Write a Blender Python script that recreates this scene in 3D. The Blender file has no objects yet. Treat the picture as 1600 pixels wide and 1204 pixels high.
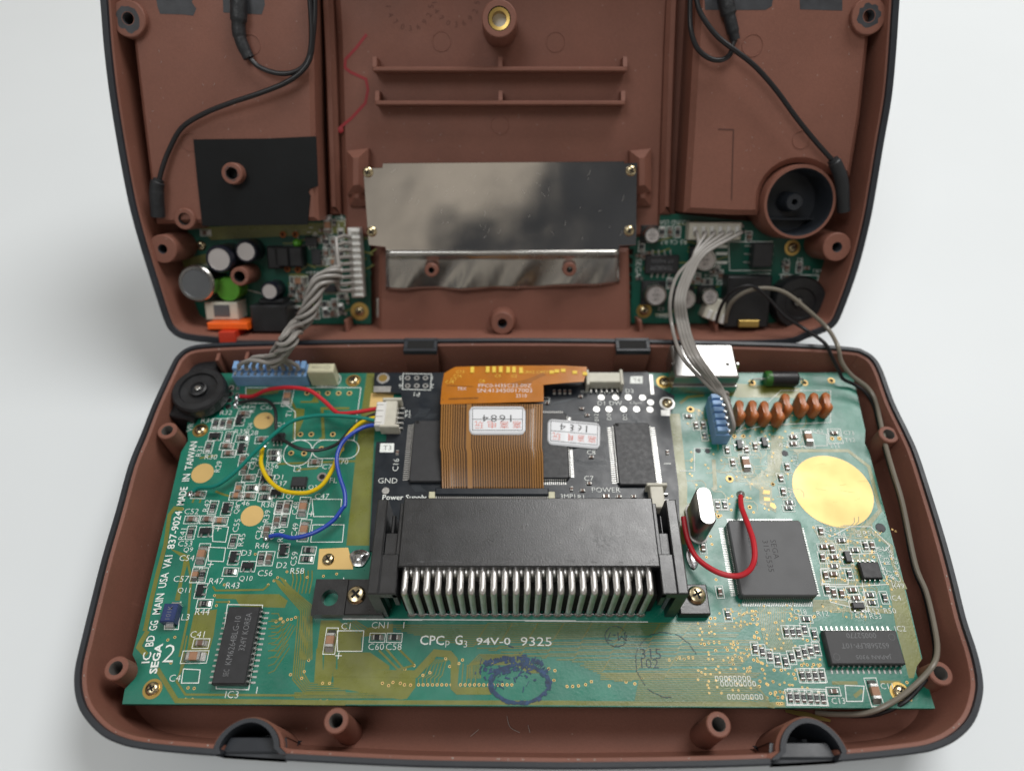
import bpy, math, random
from mathutils import Matrix, Vector
random.seed(7)
S = 0.001                                   # everything below is written in millimetres
sc = bpy.context.scene
COL = sc.collection
PI = math.pi

# ------------------------------------------------------------------ camera, world, lamps
F = 1110.0; TH = math.radians(34.68); H = 194.0
cam = bpy.data.objects.new('camera', bpy.data.cameras.new('camera')); COL.objects.link(cam)
cam.location = (0, 0, H*S); cam.rotation_euler = (TH, 0, 0)
cam.data.sensor_width = 36.0; cam.data.lens = F/1600*36
cam.data.clip_start = 0.01; cam.data.clip_end = 50
cam.data.dof.use_dof = True; cam.data.dof.focus_distance = 0.181; cam.data.dof.aperture_fstop = 7.5
sc.camera = cam
w = bpy.data.worlds.new("World"); sc.world = w; w.use_nodes = True
wn = w.node_tree; bg = wn.nodes['Background']; bg.inputs['Strength'].default_value = 0.25
# made-up surroundings: dim noise with warm bright patches, placed to reflect in the plate
wt = wn.nodes.new('ShaderNodeTexCoord'); wz = wn.nodes.new('ShaderNodeTexNoise'); wz.inputs['Scale'].default_value = 3.4; wz.inputs['Detail'].default_value = 1.5
wr = wn.nodes.new('ShaderNodeValToRGB'); wr.color_ramp.elements[0].position = .47; wr.color_ramp.elements[0].color = (.24, .25, .27, 1); wr.color_ramp.elements[1].position = .56; wr.color_ramp.elements[1].color = (1.85, 1.66, 1.42, 1)
wm = wn.nodes.new('ShaderNodeMapping'); wm.inputs['Location'].default_value = (4.3, 0.4, 1.7); wn.links.new(wt.outputs['Generated'], wm.inputs['Vector']); wn.links.new(wm.outputs['Vector'], wz.inputs['Vector']); wn.links.new(wz.outputs['Fac'], wr.inputs['Fac']); wn.links.new(wr.outputs['Color'], bg.inputs['Color'])
def lamp(name, at_, to, size, power, col):
    d = bpy.data.lights.new(name, 'AREA'); d.shape = 'DISK'; d.size = size; d.energy = power; d.color = col
    o = bpy.data.objects.new(name, d); COL.objects.link(o); o.location = at_
    o.rotation_euler = (Vector(to)-Vector(at_)).to_track_quat('-Z', 'Y').to_euler(); return o
KD = Vector((0.30, 0.455, 0.915)).normalized()
lamp('ceiling_lamp', Vector((0.06, 0.095, 0.0145))+KD*1.0, (0.06, 0.095, 0.0145), 0.52, 6.3, (1.0, 0.99, 0.975))
lamp('added_fill_light', (-0.40, -0.26, 1.30), (0, 0.10, 0), 0.6, 4.2, (0.97, 0.99, 1.0))  # unseen soft light, added to fill the shade
sc.view_settings.view_transform = 'Standard'; sc.view_settings.look = 'None'
sc.view_settings.exposure = 0.08; sc.view_settings.gamma = 1.0
sc.cycles.max_bounces = 6

# ------------------------------------------------------------------ from a pixel of the photograph to a point of a plane of the place
FW = Vector((0, math.sin(TH), -math.cos(TH))); UPV = Vector((0, math.cos(TH), math.sin(TH)))
def ray(px, py): return Vector(((px-800)/F, 0, 0)) + UPV*((602-py)/F) + FW
def at(px, py, z):
    d = ray(px, py); t = (z-H)/d.z
    return (d.x*t, d.y*t)
BETA = TH + math.radians(15.5)
U_ = Vector((0, math.cos(BETA), math.sin(BETA))); N_ = Vector((0, -math.sin(BETA), math.cos(BETA)))
_d = ray(800, 527); _t = 138.5/_d.y; P0 = Vector((0, 138.5, H+_d.z*_t)); CAMP = Vector((0, 0, H))
def au(px, py, w_=0):
    d = ray(px, py); t = ((P0+N_*w_)-CAMP).dot(N_)/d.dot(N_); p = CAMP+d*t-P0
    return (p.x, p.dot(U_))
UM = Matrix(((1, 0, 0, 0), (0, U_.y, N_.y, P0.y*S), (0, U_.z, N_.z, P0.z*S), (0, 0, 0, 1)))
def uw(x, u, w_): return P0+Vector((x, 0, 0))+U_*u+N_*w_
CR = {'A': (240, 540, 4.444), 'B': (220, 760, 4.444), 'C': (100, 940, 3.636), 'D': (560, 540, 5), 'E': (800, 560, 5), 'F': (1040, 520, 4), 'G': (480, 740, 5),
      'H': (800, 740, 5), 'I': (1050, 740, 4), 'J': (1150, 880, 4), 'K': (460, 930, 3.636), 'L': (820, 930, 3.636), 'P': (0, 0, 1),
      'a': (150, 0, 4), 'c': (1020, 0, 4), 'd': (200, 270, 4), 'e': (540, 230, 3.333), 'f': (960, 270, 4), 'b': (500, 0, 2.667)}
def P(c, x, y):
    ox, oy, s = CR[c]; return (ox+x/s, oy+y/s)
def PL(c, *pts): return [P(c, *p) for p in pts]
ZB = 14.5                                   # top of the main board
ZM = 16.2                                   # top of the black board on it
ZR = 22.0                                   # rim of the lower shell

# ------------------------------------------------------------------ materials
def srgb(r, g, b):
    f = lambda c: c/12.92 if c <= .04045 else ((c+.055)/1.055)**2.4
    return (f(r/255), f(g/255), f(b/255), 1)
def mat(name, col, rough=.5, metal=0., var=.0, vs=200., bump=0., bs=1500., rvar=0., coat=0., spec=.5, bd=.0002, spk=0.):
    m = bpy.data.materials.new(name); m.use_nodes = True; nt = m.node_tree; b = nt.nodes['Principled BSDF']
    b.inputs['Base Color'].default_value = col; b.inputs['Roughness'].default_value = rough; b.inputs['Metallic'].default_value = metal
    b.inputs['Specular IOR Level'].default_value = spec
    if coat: b.inputs['Coat Weight'].default_value = coat; b.inputs['Coat Roughness'].default_value = .15
    tc = nt.nodes.new('ShaderNodeTexCoord')
    def noise(s, d=4):
        n = nt.nodes.new('ShaderNodeTexNoise'); n.inputs['Scale'].default_value = s; n.inputs['Detail'].default_value = d
        nt.links.new(tc.outputs['Object'], n.inputs['Vector']); return n
    if var:
        n = noise(vs); mr = nt.nodes.new('ShaderNodeMapRange'); mr.inputs['From Min'].default_value = .3; mr.inputs['From Max'].default_value = .7
        mr.inputs['To Min'].default_value = 1-var; mr.inputs['To Max'].default_value = 1+var
        nt.links.new(n.outputs['Fac'], mr.inputs['Value'])
        mx = nt.nodes.new('ShaderNodeMix'); mx.data_type = 'RGBA'; mx.blend_type = 'MULTIPLY'; mx.inputs['Factor'].default_value = 1
        mx.inputs[6].default_value = col; nt.links.new(mr.outputs[0], mx.inputs[7]); nt.links.new(mx.outputs[2], b.inputs['Base Color'])
        if spk:                              # fine grain and pale dust specks
            n = noise(1700, 2); mr = nt.nodes.new('ShaderNodeMapRange'); mr.inputs['From Min'].default_value = .3; mr.inputs['From Max'].default_value = .72; mr.inputs['To Min'].default_value = 1-spk; mr.inputs['To Max'].default_value = 1+spk
            nt.links.new(n.outputs['Fac'], mr.inputs['Value']); m2 = nt.nodes.new('ShaderNodeMix'); m2.data_type = 'RGBA'; m2.blend_type = 'MULTIPLY'; m2.inputs['Factor'].default_value = 1
            nt.links.new(mx.outputs[2], m2.inputs[6]); nt.links.new(mr.outputs[0], m2.inputs[7])
            v = nt.nodes.new('ShaderNodeTexVoronoi'); v.inputs['Scale'].default_value = 260; nt.links.new(tc.outputs['Object'], v.inputs['Vector']); vr = nt.nodes.new('ShaderNodeMapRange'); vr.inputs['From Min'].default_value = .035; vr.inputs['From Max'].default_value = .075; vr.inputs['To Min'].default_value = .35; vr.inputs['To Max'].default_value = 0
            nt.links.new(v.outputs['Distance'], vr.inputs['Value']); m3 = nt.nodes.new('ShaderNodeMix'); m3.data_type = 'RGBA'; nt.links.new(vr.outputs[0], m3.inputs['Factor']); nt.links.new(m2.outputs[2], m3.inputs[6]); m3.inputs[7].default_value = (.45, .38, .34, 1)
            nt.links.new(m3.outputs[2], b.inputs['Base Color'])
    if rvar:
        n = noise(vs*1.7, 6); mr = nt.nodes.new('ShaderNodeMapRange'); mr.inputs['From Min'].default_value = .3; mr.inputs['From Max'].default_value = .7
        mr.inputs['To Min'].default_value = max(.02, rough-rvar); mr.inputs['To Max'].default_value = rough+rvar
        nt.links.new(n.outputs['Fac'], mr.inputs['Value']); nt.links.new(mr.outputs[0], b.inputs['Roughness'])
    if bump:
        n = noise(bs, 3); bp = nt.nodes.new('ShaderNodeBump'); bp.inputs['Strength'].default_value = bump; bp.inputs['Distance'].default_value = bd
        nt.links.new(n.outputs['Fac'], bp.inputs['Height']); nt.links.new(bp.outputs[0], b.inputs['Normal'])
    return m
M = {}
M['table'] = mat('white_table', (.79, .835, .86, 1), .45, var=.015, vs=12)
M['grey'] = mat('dark_grey_plastic', (.022, .026, .033, 1), .42, var=.15, vs=90, bump=.15, bs=4000, rvar=.08)
M['brown'] = mat('brown_shield_paint', (.225, .096, .068, 1), .54, spec=.32, var=.08, vs=55, spk=.05, bump=.28, bs=3500, rvar=.08)
M['bore'] = mat('threaded_bore', (.16, .15, .14, 1), .5, .3, bump=.6, bs=2600)
M['brown2'] = mat('moulded_relief', (.10, .04, .028, 1), .7)
M['worn'] = mat('bare_grey_plastic', (.045, .048, .055, 1), .5, var=.25, vs=300, bump=.2, bs=3000)
M['green'] = mat('green_solder_mask', (.001, .172, .112, 1), .34, var=.16, vs=120, bump=.14, bs=1600, rvar=.08, spec=.85)
M['olive'] = mat('masked_copper', (.170, .185, .032, 1), .31, var=.14, vs=150, bump=.12, bs=1600, rvar=.08, spec=.85)
M['greenshade'] = mat('shaded_green_solder_mask', (.0, .080, .052, 1), .38, var=.2, vs=120, bump=.12, bs=1600, rvar=.08)  # darker copy of the green mask: shade inside the upper shell put into colour
M['edge'] = mat('fibreglass_edge', (.06, .11, .06, 1), .7)
M['silk'] = mat('white_print', (.88, .92, .88, 1), .55, var=.1, vs=900)
M['gold'] = mat('gold_pad', (.78, .54, .21, 1), .46, .4, var=.07, vs=60, rvar=.06)
M['brass'] = mat('brass', (.62, .43, .14, 1), .3, 1.)
M['screw'] = mat('screw_metal', (.62, .52, .33, 1), .24, 1., var=.12, vs=700)
M['tin'] = mat('tin', (.56, .56, .54, 1), .36, 1., var=.14, vs=900, bump=.2, bs=2500)
M['solder'] = mat('solder', (.6, .61, .62, 1), .22, 1., bump=.3, bs=1400)
M['steel'] = mat('polished_steel', (.50, .495, .475, 1), .24, 1., var=.05, vs=70, rvar=.05)
M['pin'] = mat('pin_metal', (.78, .77, .75, 1), .36, 1., var=.1, vs=300)
M['can'] = mat('dull_can', (.46, .455, .44, 1), .36, 1., var=.12, vs=120, rvar=.08)
M['plate'] = mat('shield_steel', (.60, .58, .55, 1), .09, 1., var=.12, vs=45, rvar=.05, bump=.35, bs=18, bd=.0022)
M['scr'] = mat('bright_scratch', (.8, .78, .74, 1), .35, 1.)
M['chipg'] = mat('glare_chip_epoxy', (.085, .088, .093, 1), .5, var=.1, vs=150, bump=.15, bs=5000)  # chip epoxy lightened: glare on the processor put into its colour
M['chipm'] = mat('soft_glare_chip_epoxy', (.042, .043, .046, 1), .5, var=.1, vs=300, bump=.15, bs=5000)  # lighter copy of the chip epoxy, with weaker glare in the colour
M['black'] = mat('black_plastic', (.012, .013, .015, 1), .42, var=.3, vs=200, bump=.2, bs=3500, rvar=.12)
M['chip'] = mat('chip_epoxy', (.022, .023, .026, 1), .45, var=.15, vs=500, bump=.15, bs=5000, rvar=.06)
M['conn'] = mat('connector_plastic', (.009, .010, .012, 1), .31, var=.12, vs=160, bump=.2, bs=3500, rvar=.04, spec=.9)
M['mod'] = mat('black_solder_mask', (.006, .011, .018, 1), .34, var=.15, vs=200, bump=.06, bs=2500, rvar=.06)
M['modtr'] = mat('black_masked_copper', (.045, .055, .065, 1), .34)
M['tan'] = mat('ceramic_tan', (.36, .19, .11, 1), .5, var=.1, vs=900)
M['cap2'] = mat('ceramic_brown', (.16, .095, .07, 1), .5, var=.1, vs=900)
M['res'] = mat('resistor_black', (.016, .017, .02, 1), .35)
M['inkgrey'] = mat('grey_chip_print', (.21, .22, .23, 1), .6)
M['inkdark'] = mat('faint_chip_print', (.13, .135, .14, 1), .7)
M['ink'] = mat('black_print', (.02, .02, .022, 1), .6)
M['inkred'] = mat('orange_red_print', (.72, .11, .05, 1), .6)
M['inkyel'] = mat('yellow_print', (.85, .60, .06, 1), .5)
M['paper'] = mat('white_sticker', (.80, .82, .85, 1), .4)
M['flex'] = mat('amber_polyimide', (.50, .17, .012, 1), .2, var=.12, vs=120, rvar=.05, coat=.4)
M['flexd'] = mat('brown_polyimide', (.085, .037, .010, 1), .26, var=.08, vs=150, coat=.3)
M['flext'] = mat('flex_trace', (.33, .15, .030, 1), .28, coat=.3)
M['blue'] = mat('blue_plastic', (.22, .40, .68, 1), .4, var=.1, vs=300)
M['bluedk'] = mat('blue_inductor', (.025, .045, .15, 1), .4, var=.15, vs=400)
M['cream'] = mat('cream_plastic', (.62, .60, .42, 1), .4, var=.05, vs=300)
M['ivory'] = mat('ivory_nylon', (.60, .58, .49, 1), .45, var=.06, vs=400)
M['white'] = mat('white_nylon', (.74, .74, .71, 1), .45)
M['orange'] = mat('orange_dipped', (.47, .145, .038, 1), .36, var=.18, vs=300, coat=.15)
M['switch'] = mat('orange_plastic', (.90, .13, .01, 1), .4)
M['switch2'] = mat('red_plastic', (.55, .04, .015, 1), .45)
M['lime'] = mat('green_sleeve', (.10, .36, .03, 1), .35)
M['dlime'] = mat('dark_green_band', (.03, .13, .02, 1), .35)
M['canbk'] = mat('capacitor_sleeve', (.012, .014, .025, 1), .3)
M['cantop'] = mat('capacitor_top', (.60, .57, .56, 1), .4, .6)
M['pewter'] = mat('pewter_cap', (.15, .16, .17, 1), .42, .5, var=.1, vs=120)
M['wred'] = mat('red_wire', (.55, .018, .03, 1), .35); M['wblack'] = mat('black_wire', (.012, .012, .014, 1), .33)
M['wgreen'] = mat('green_wire', (.0, .20, .16, 1), .35); M['wyellow'] = mat('yellow_wire', (.75, .52, .0, 1), .35)
M['wblue'] = mat('blue_wire', (.015, .06, .42, 1), .35); M['wgrey'] = mat('grey_wire', (.30, .285, .265, 1), .38, var=.08, vs=200)
M['wtan'] = mat('taupe_wire', (.20, .18, .145, 1), .32); M['sleeve'] = mat('shrink_sleeve', (.016, .018, .021, 1), .5, bump=.5, bs=500, bd=.0006)
M['pen'] = mat('red_pen', (.30, .012, .018, 1), .5); M['stamp'] = mat('blue_ink', (.012, .045, .115, 1), .45, var=.5, vs=900)
M['stain'] = mat('dark_ink', (.03, .06, .075, 1), .4)
M['foil'] = mat('black_sheet', (.006, .007, .008, 1), .45, spec=.25, var=.2, vs=120, bump=.1, bs=900)
M['hole'] = mat('dark_hole', (.004, .004, .004, 1), .8)
M['dust'] = mat('dust_fibre', (.42, .40, .37, 1), .8)

# ------------------------------------------------------------------ mesh builder
ZC_ = [0]
class MB:
    def __init__(s): s.v = []; s.f = []; s.mi = []; s.cur = 0
    def add(s, vs, fs):
        o = len(s.v); s.v.extend([tuple(p) for p in vs])
        for f in fs: s.f.append(tuple(i+o for i in f)); s.mi.append(s.cur)
        return s
    def box(s, x0, x1, y0, y1, z0, z1, ch=0):
        return s.prism([(x0, y0), (x1, y0), (x1, y1), (x0, y1)], z0, z1, ch)
    def prism(s, poly, z0, z1, ch=0, bottom=True):
        poly = ccw(poly); n = len(poly); vs = [(x, y, z0) for x, y in poly]
        if ch:
            vs += [(x, y, z1-ch) for x, y in poly] + [(x, y, z1) for x, y in inset(poly, ch)]; L = 3
        else: vs += [(x, y, z1) for x, y in poly]; L = 2
        fs = [(l*n+i, l*n+(i+1) % n, (l+1)*n+(i+1) % n, (l+1)*n+i) for l in range(L-1) for i in range(n)]
        fs.append(tuple((L-1)*n+i for i in range(n)))
        if bottom: fs.append(tuple(reversed(range(n))))
        return s.add(vs, fs)
    def sheet(s, poly, z):
        poly = ccw(poly); return s.add([(x, y, z) for x, y in poly], [tuple(range(len(poly)))])
    def loft(s, rings, cap0=False, cap1=False, closed=True):
        n = len(rings[0]); vs = [p for r in rings for p in r]; m = n if closed else n-1
        fs = [(l*n+i, l*n+(i+1) % n, (l+1)*n+(i+1) % n, (l+1)*n+i) for l in range(len(rings)-1) for i in range(m)]
        if cap0: fs.append(tuple(reversed(range(n))))
        if cap1: fs.append(tuple((len(rings)-1)*n+i for i in range(n)))
        return s.add(vs, fs)
    def lathe(s, cx, cy, prof, n=24, cap0=False, cap1=False, sx=1., sy=1.):
        return s.loft([[(cx+r*sx*math.cos(2*PI*i/n), cy+r*sy*math.sin(2*PI*i/n), z) for i in range(n)] for r, z in prof], cap0, cap1)
    def ring(s, cx, cy, r0, r1, z, n=20):
        return s.lathe(cx, cy, [(r1, z), (r0, z)], n)
    def disc(s, cx, cy, r, z, n=20, sx=1, sy=1):
        return s.sheet([(cx+r*sx*math.cos(2*PI*i/n), cy+r*sy*math.sin(2*PI*i/n)) for i in range(n)], z)
    def tube(s, pts, r, n=8, step=None, smooth=True, radii=None):
        pts = [Vector(p) for p in pts]
        if smooth: pts = catmull(pts, step or 6)
        rings = []; t0 = (pts[1]-pts[0]).normalized(); nv = t0.orthogonal().normalized()
        for i, p in enumerate(pts):
            t = (pts[min(i+1, len(pts)-1)]-pts[max(i-1, 0)])
            t = t.normalized() if t.length > 1e-9 else t0
            nv = (nv-t*nv.dot(t)); nv = nv.normalized() if nv.length > 1e-9 else t.orthogonal().normalized(); b = t.cross(nv)
            rr = r if radii is None else radii[min(len(radii)-1, int(i/max(1, len(pts)-1)*(len(radii)-1)+.5))]
            rings.append([p+nv*rr*math.cos(2*PI*k/n)+b*rr*math.sin(2*PI*k/n) for k in range(n)])
        return s.loft(rings, True, True)
    def strip(s, pts, wd, z, closed=False):
        ZC_[0] = (ZC_[0]+1) % 60; z = z+ZC_[0]*.0007; n = len(pts); L = []; R = []
        for i, p in enumerate(pts):
            a = pts[i-1] if (i or closed) else None; b = pts[(i+1) % n] if (i < n-1 or closed) else None
            d1 = _u(a, p) if a else None; d2 = _u(p, b) if b else None
            d1 = d1 or d2; d2 = d2 or d1
            nx, ny = -(d1[1]+d2[1]), d1[0]+d2[0]; l = math.hypot(nx, ny) or 1; nx /= l; ny /= l
            k = wd/2/max(.4, abs(nx*-d1[1]+ny*d1[0])); L.append((p[0]+nx*k, p[1]+ny*k, z)); R.append((p[0]-nx*k, p[1]-ny*k, z))
        m = n if closed else n-1
        return s.add(L+R, [(n+i, n+(i+1) % n, (i+1) % n, i) for i in range(m)])
    def mesh(s, name, mats, off=(0, 0, 0), smooth=True, ang=35):
        me = bpy.data.meshes.new(name)
        me.from_pydata([((x-off[0])*S, (y-off[1])*S, (z-off[2])*S) for x, y, z in s.v], [], s.f)
        if not isinstance(mats, (list, tuple)): mats = [mats]
        for m in mats: me.materials.append(M[m] if isinstance(m, str) else m)
        if len(mats) > 1: me.polygons.foreach_set('material_index', s.mi)
        if smooth:
            me.shade_smooth(); me.set_sharp_from_angle(angle=math.radians(ang))
        me.update(); return me
    def build(s, name, mats, parent=None, off=None, smooth=True, stuff=False, ang=35):
        if off is None: off = parent.get('_o', (0, 0, 0)) if parent else (0, 0, 0)
        o = bpy.data.objects.new(name, s.mesh(name, mats, off, smooth, ang)); COL.objects.link(o)
        if parent: o.parent = parent; o['_o'] = off
        if stuff: o['kind'] = 'stuff'
        return o
def _u(a, b):
    dx, dy = b[0]-a[0], b[1]-a[1]; l = math.hypot(dx, dy)
    return (dx/l, dy/l) if l > 1e-9 else None
def area(p): return sum(p[i-1][0]*p[i][1]-p[i][0]*p[i-1][1] for i in range(len(p)))/2
def ccw(p): return list(p) if area(p) > 0 else list(reversed(p))
def inset(poly, d):                          # poly counter-clockwise; d > 0 goes inwards
    n = len(poly); out = []
    for i in range(n):
        a = _u(poly[i-1], poly[i]); b = _u(poly[i], poly[(i+1) % n]); a = a or b or (1, 0); b = b or a
        nx, ny = -(a[1]+b[1]), a[0]+b[0]; l = math.hypot(nx, ny) or 1; nx /= l; ny /= l
        k = d/max(.35, nx*-a[1]+ny*a[0]); out.append((poly[i][0]+nx*k, poly[i][1]+ny*k))
    return out
def catmull(p, k=6):
    p = [Vector(q) for q in p]; out = []
    for i in range(len(p)-1):
        a, b, c, d = p[max(0, i-1)], p[i], p[i+1], p[min(len(p)-1, i+2)]
        for j in range(k):
            t = j/k; out.append(.5*((2*b)+(c-a)*t+(2*a-5*b+4*c-d)*t*t+(3*b-a-3*c+d)*t**3))
    return out+[p[-1]]
def smooth2(pts, k=5, closed=True):
    n = len(pts); v = [Vector((*q, 0)) for q in pts]
    if closed:
        c = catmull([v[-1]]+v+[v[0], v[1]], k); c = c[k:k+n*k]
    else: c = catmull(v, k)
    return [(q.x, q.y) for q in c]
def rrect(x0, x1, y0, y1, r, k=4):
    o = []
    for cx, cy, a in ((x1-r, y1-r, 0), (x0+r, y1-r, 90), (x0+r, y0+r, 180), (x1-r, y0+r, 270)):
        for i in range(k+1):
            t = math.radians(a+90*i/k); o.append((cx+r*math.cos(t), cy+r*math.sin(t)))
    return o
def xf(poly, cx, cy, rot):
    c, s = math.cos(rot), math.sin(rot); return [(cx+x*c-y*s, cy+x*s+y*c) for x, y in poly]

# ------------------------------------------------------------------ things
def thing(name, label, cat, o=(0, 0, 0), group=None, up=False):
    e = bpy.data.objects.new(name, None); COL.objects.link(e); e.empty_display_size = .01
    v = Matrix.Translation((o[0]*S, o[1]*S, o[2]*S)); e.matrix_world = UM @ v if up else v
    e['label'] = label; e['category'] = cat; e['_o'] = tuple(o)
    if group: e['group'] = group
    return e
def solo(mb, name, label, cat, mats, group=None, up=False, off=(0, 0, 0)):
    o = mb.build(name, mats, None, off); v = Matrix.Translation((off[0]*S, off[1]*S, off[2]*S)); o.matrix_world = UM @ v if up else v
    o['label'] = label; o['category'] = cat
    if group: o['group'] = group
    return o
def inst(name, me, parent, x, y, z, rot=0, label=None):
    o = bpy.data.objects.new(name, me); COL.objects.link(o); o.parent = parent; q = parent.get('_o', (0, 0, 0))
    o.location = ((x-q[0])*S, (y-q[1])*S, (z-q[2])*S); o.rotation_euler = (0, 0, rot); o['_o'] = (0, 0, 0)
    if label: o['label'] = label
    return o
# ------------------------------------------------------------------ lettering: font curves turned into flat meshes, collected per part
TQ = []; ZS = 14.585
def text(mb, s, x, y, z, h, rot=0, wid=None, sx=1.04, off=-.012, bold=False):
    """cap height h, centred on x, y; wid: stretched to this width"""
    TQ.append((mb, s, x, y, z+.045 if z == ZS else z, h, rot, wid, sx, off))
def span(mb, s, a, b, z, h, off=0.):
    dx, dy = b[0]-a[0], b[1]-a[1]; L = math.hypot(dx, dy); r = math.atan2(dy, dx)
    text(mb, s, (a[0]+b[0])/2-math.sin(r)*h/2, (a[1]+b[1])/2+math.cos(r)*h/2, z, h, r, L, None, off)
def flush_text():
    obs = []
    for q in TQ:
        c = bpy.data.curves.new('t', 'FONT'); c.body = q[1]; c.size = 1; c.resolution_u = 2; c.fill_mode = 'FRONT'; c.offset = q[9]
        o = bpy.data.objects.new('t', c); COL.objects.link(o); obs.append(o)
    bpy.context.view_layer.update(); dg = bpy.context.evaluated_depsgraph_get()
    for q, o in zip(TQ, obs):
        mb, s, x, y, z, h, rot, wid, sx, _ = q; me = o.evaluated_get(dg).to_mesh()
        vs = [v.co.copy() for v in me.vertices]; fs = [tuple(p.vertices) for p in me.polygons]
        if not vs: continue
        x0 = min(v.x for v in vs); x1 = max(v.x for v in vs); y0 = min(v.y for v in vs); y1 = max(v.y for v in vs)
        k = h/max(.3, (y1-y0)); kx = (wid/(x1-x0)) if wid else k*(sx or .92); cs, sn = math.cos(rot), math.sin(rot); out = []
        for v in vs:
            a = (v.x-(x0+x1)/2)*kx; b = (v.y-(y0+y1)/2)*k; out.append((x+a*cs-b*sn, y+a*sn+b*cs, z if not callable(z) else z(x+a*cs-b*sn, y+a*sn+b*cs)))
        mb.add(out, fs); o.evaluated_get(dg).to_mesh_clear()
    for o in obs:
        c = o.data; bpy.data.objects.remove(o); bpy.data.curves.remove(c)
    TQ.clear()

# ------------------------------------------------------------------ shared small meshes
def m_screw(r=1.6, h=.9):
    b = MB(); b.lathe(0, 0, [(r*.97, 0), (r, h*.35), (r*.8, h*.8), (r*.45, h), (0.001, h)], 20)
    b.cur = 1
    for a in (0, PI/2): b.prism(xf([(-r*.55, -r*.13), (r*.55, -r*.13), (r*.55, r*.13), (-r*.55, r*.13)], 0, 0, a+.3), h*.7, h*1.015)
    return b.mesh('screw', ['screw', 'hole'])
def m_chip(L, W, Hh, body, code=None, pad=.55):
    b = MB(); e = L*.22
    b.box(-L/2+e, L/2-e, -W/2, W/2, .05, Hh, .06); b.cur = 1
    for s in (-1, 1):
        x0, x1 = sorted((s*(L/2-e), s*L/2)); b.box(x0, x1, -W/2-.02, W/2+.02, .02, Hh+.03, .08)
        xa, xb = s*(L/2-.05), s*(L/2+pad)
        b.add([(xa, -W*.5, Hh*.65), (xa, W*.5, Hh*.65), (xb, W*.52, .04), (xb, -W*.52, .04)], [(0, 1, 2, 3) if s < 0 else (3, 2, 1, 0)])
        b.box(*sorted((s*L/2-s*.1, xb)), -W*.52, W*.52, .0, .05)
    if code:
        b.cur = 2; b.sheet([(-L*.13, -W*.28), (L*.13, -W*.28), (L*.13, -W*.2), (-L*.13, -W*.2)], Hh+.01); b.sheet([(-L*.13, W*.2), (L*.13, W*.2), (L*.13, W*.28), (-L*.13, W*.28)], Hh+.01)
        b.sheet([(-L*.03, -W*.28), (L*.03, -W*.28), (L*.03, W*.28), (-L*.03, W*.28)], Hh+.012)
    return b.mesh('chip', [body, 'tin', 'inkgrey'])
def m_lead(L=1.6, w_=.42, h=1.3):            # gull wing, body side at x = 0
    b = MB(); pr = [(0, h), (.35, h), (.62, .12), (L, .06), (L, .0), (.5, .02), (.27, h-.14), (0, h-.14)]
    b.loft([[(x, -w_/2, z) for x, z in pr], [(x, w_/2, z) for x, z in pr]], True, True)
    return b.mesh('lead', ['tin'], smooth=False)
def m_sot():
    b = MB(); b.box(-1.45, 1.45, -.75, .75, .15, 1.15, .14); b.cur = 1
    for x, s in ((-.95, -1), (.95, -1), (0, 1)): b.box(x-.24, x+.24, *sorted((s*.7, s*1.5)), .0, .35, .05)
    return b.mesh('transistor', ['res', 'tin'])
def m_via(r=.36):
    b = MB(); b.ring(0, 0, r*.5, r, .03, 10); b.cur = 1; b.disc(0, 0, r*.52, .02, 8); return b.mesh('via', ['gold', 'hole'])
ME = {'screw': m_screw(), 'bigscrew': m_screw(2.35, 1.5), 'res': m_chip(2.1, 1.3, .6, 'res', 1), 'cap': m_chip(2.1, 1.3, .9, 'cap2'), 'tcap': m_chip(2.2, 1.4, 1.0, 'tan'),
      'bcap': m_chip(3.4, 1.9, 1.3, 'tan', pad=1.0), 'dcap': m_chip(2.0, 1.25, .8, 'res'), 'sot': m_sot(), 'lead': m_lead(), 'slead': m_lead(1.1, .34, .9), 'via': m_via(),
      'mcap': m_chip(1.2, .75, .5, 'cap2', pad=.25), 'mres': m_chip(1.7, 1.0, .5, 'res', 1, .35), 'mdc': m_chip(1.7, 1.0, .7, 'cap2', None, .35)}
NM = {'res': 'chip_resistor', 'mres': 'chip_resistor', 'cap': 'chip_capacitor', 'tcap': 'chip_capacitor', 'bcap': 'chip_capacitor', 'dcap': 'chip_capacitor', 'mcap': 'chip_capacitor', 'mdc': 'chip_capacitor', 'sot': 'transistor'}
DIM = {'res': (3.4, 1.9), 'cap': (3.4, 1.9), 'tcap': (3.5, 2.0), 'bcap': (5.8, 2.5), 'dcap': (3.3, 1.8), 'sot': (3.3, 2.4), 'mres': (2.7, 1.5), 'mdc': (2.7, 1.5)}

# ================================================================== the table
b = MB(); b.sheet([(-4000, -2500), (4000, -2500), (4000, 6000), (-4000, 6000)], 0)
o = b.build('tabletop', 'table', None, smooth=False); o['kind'] = 'structure'

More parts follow.
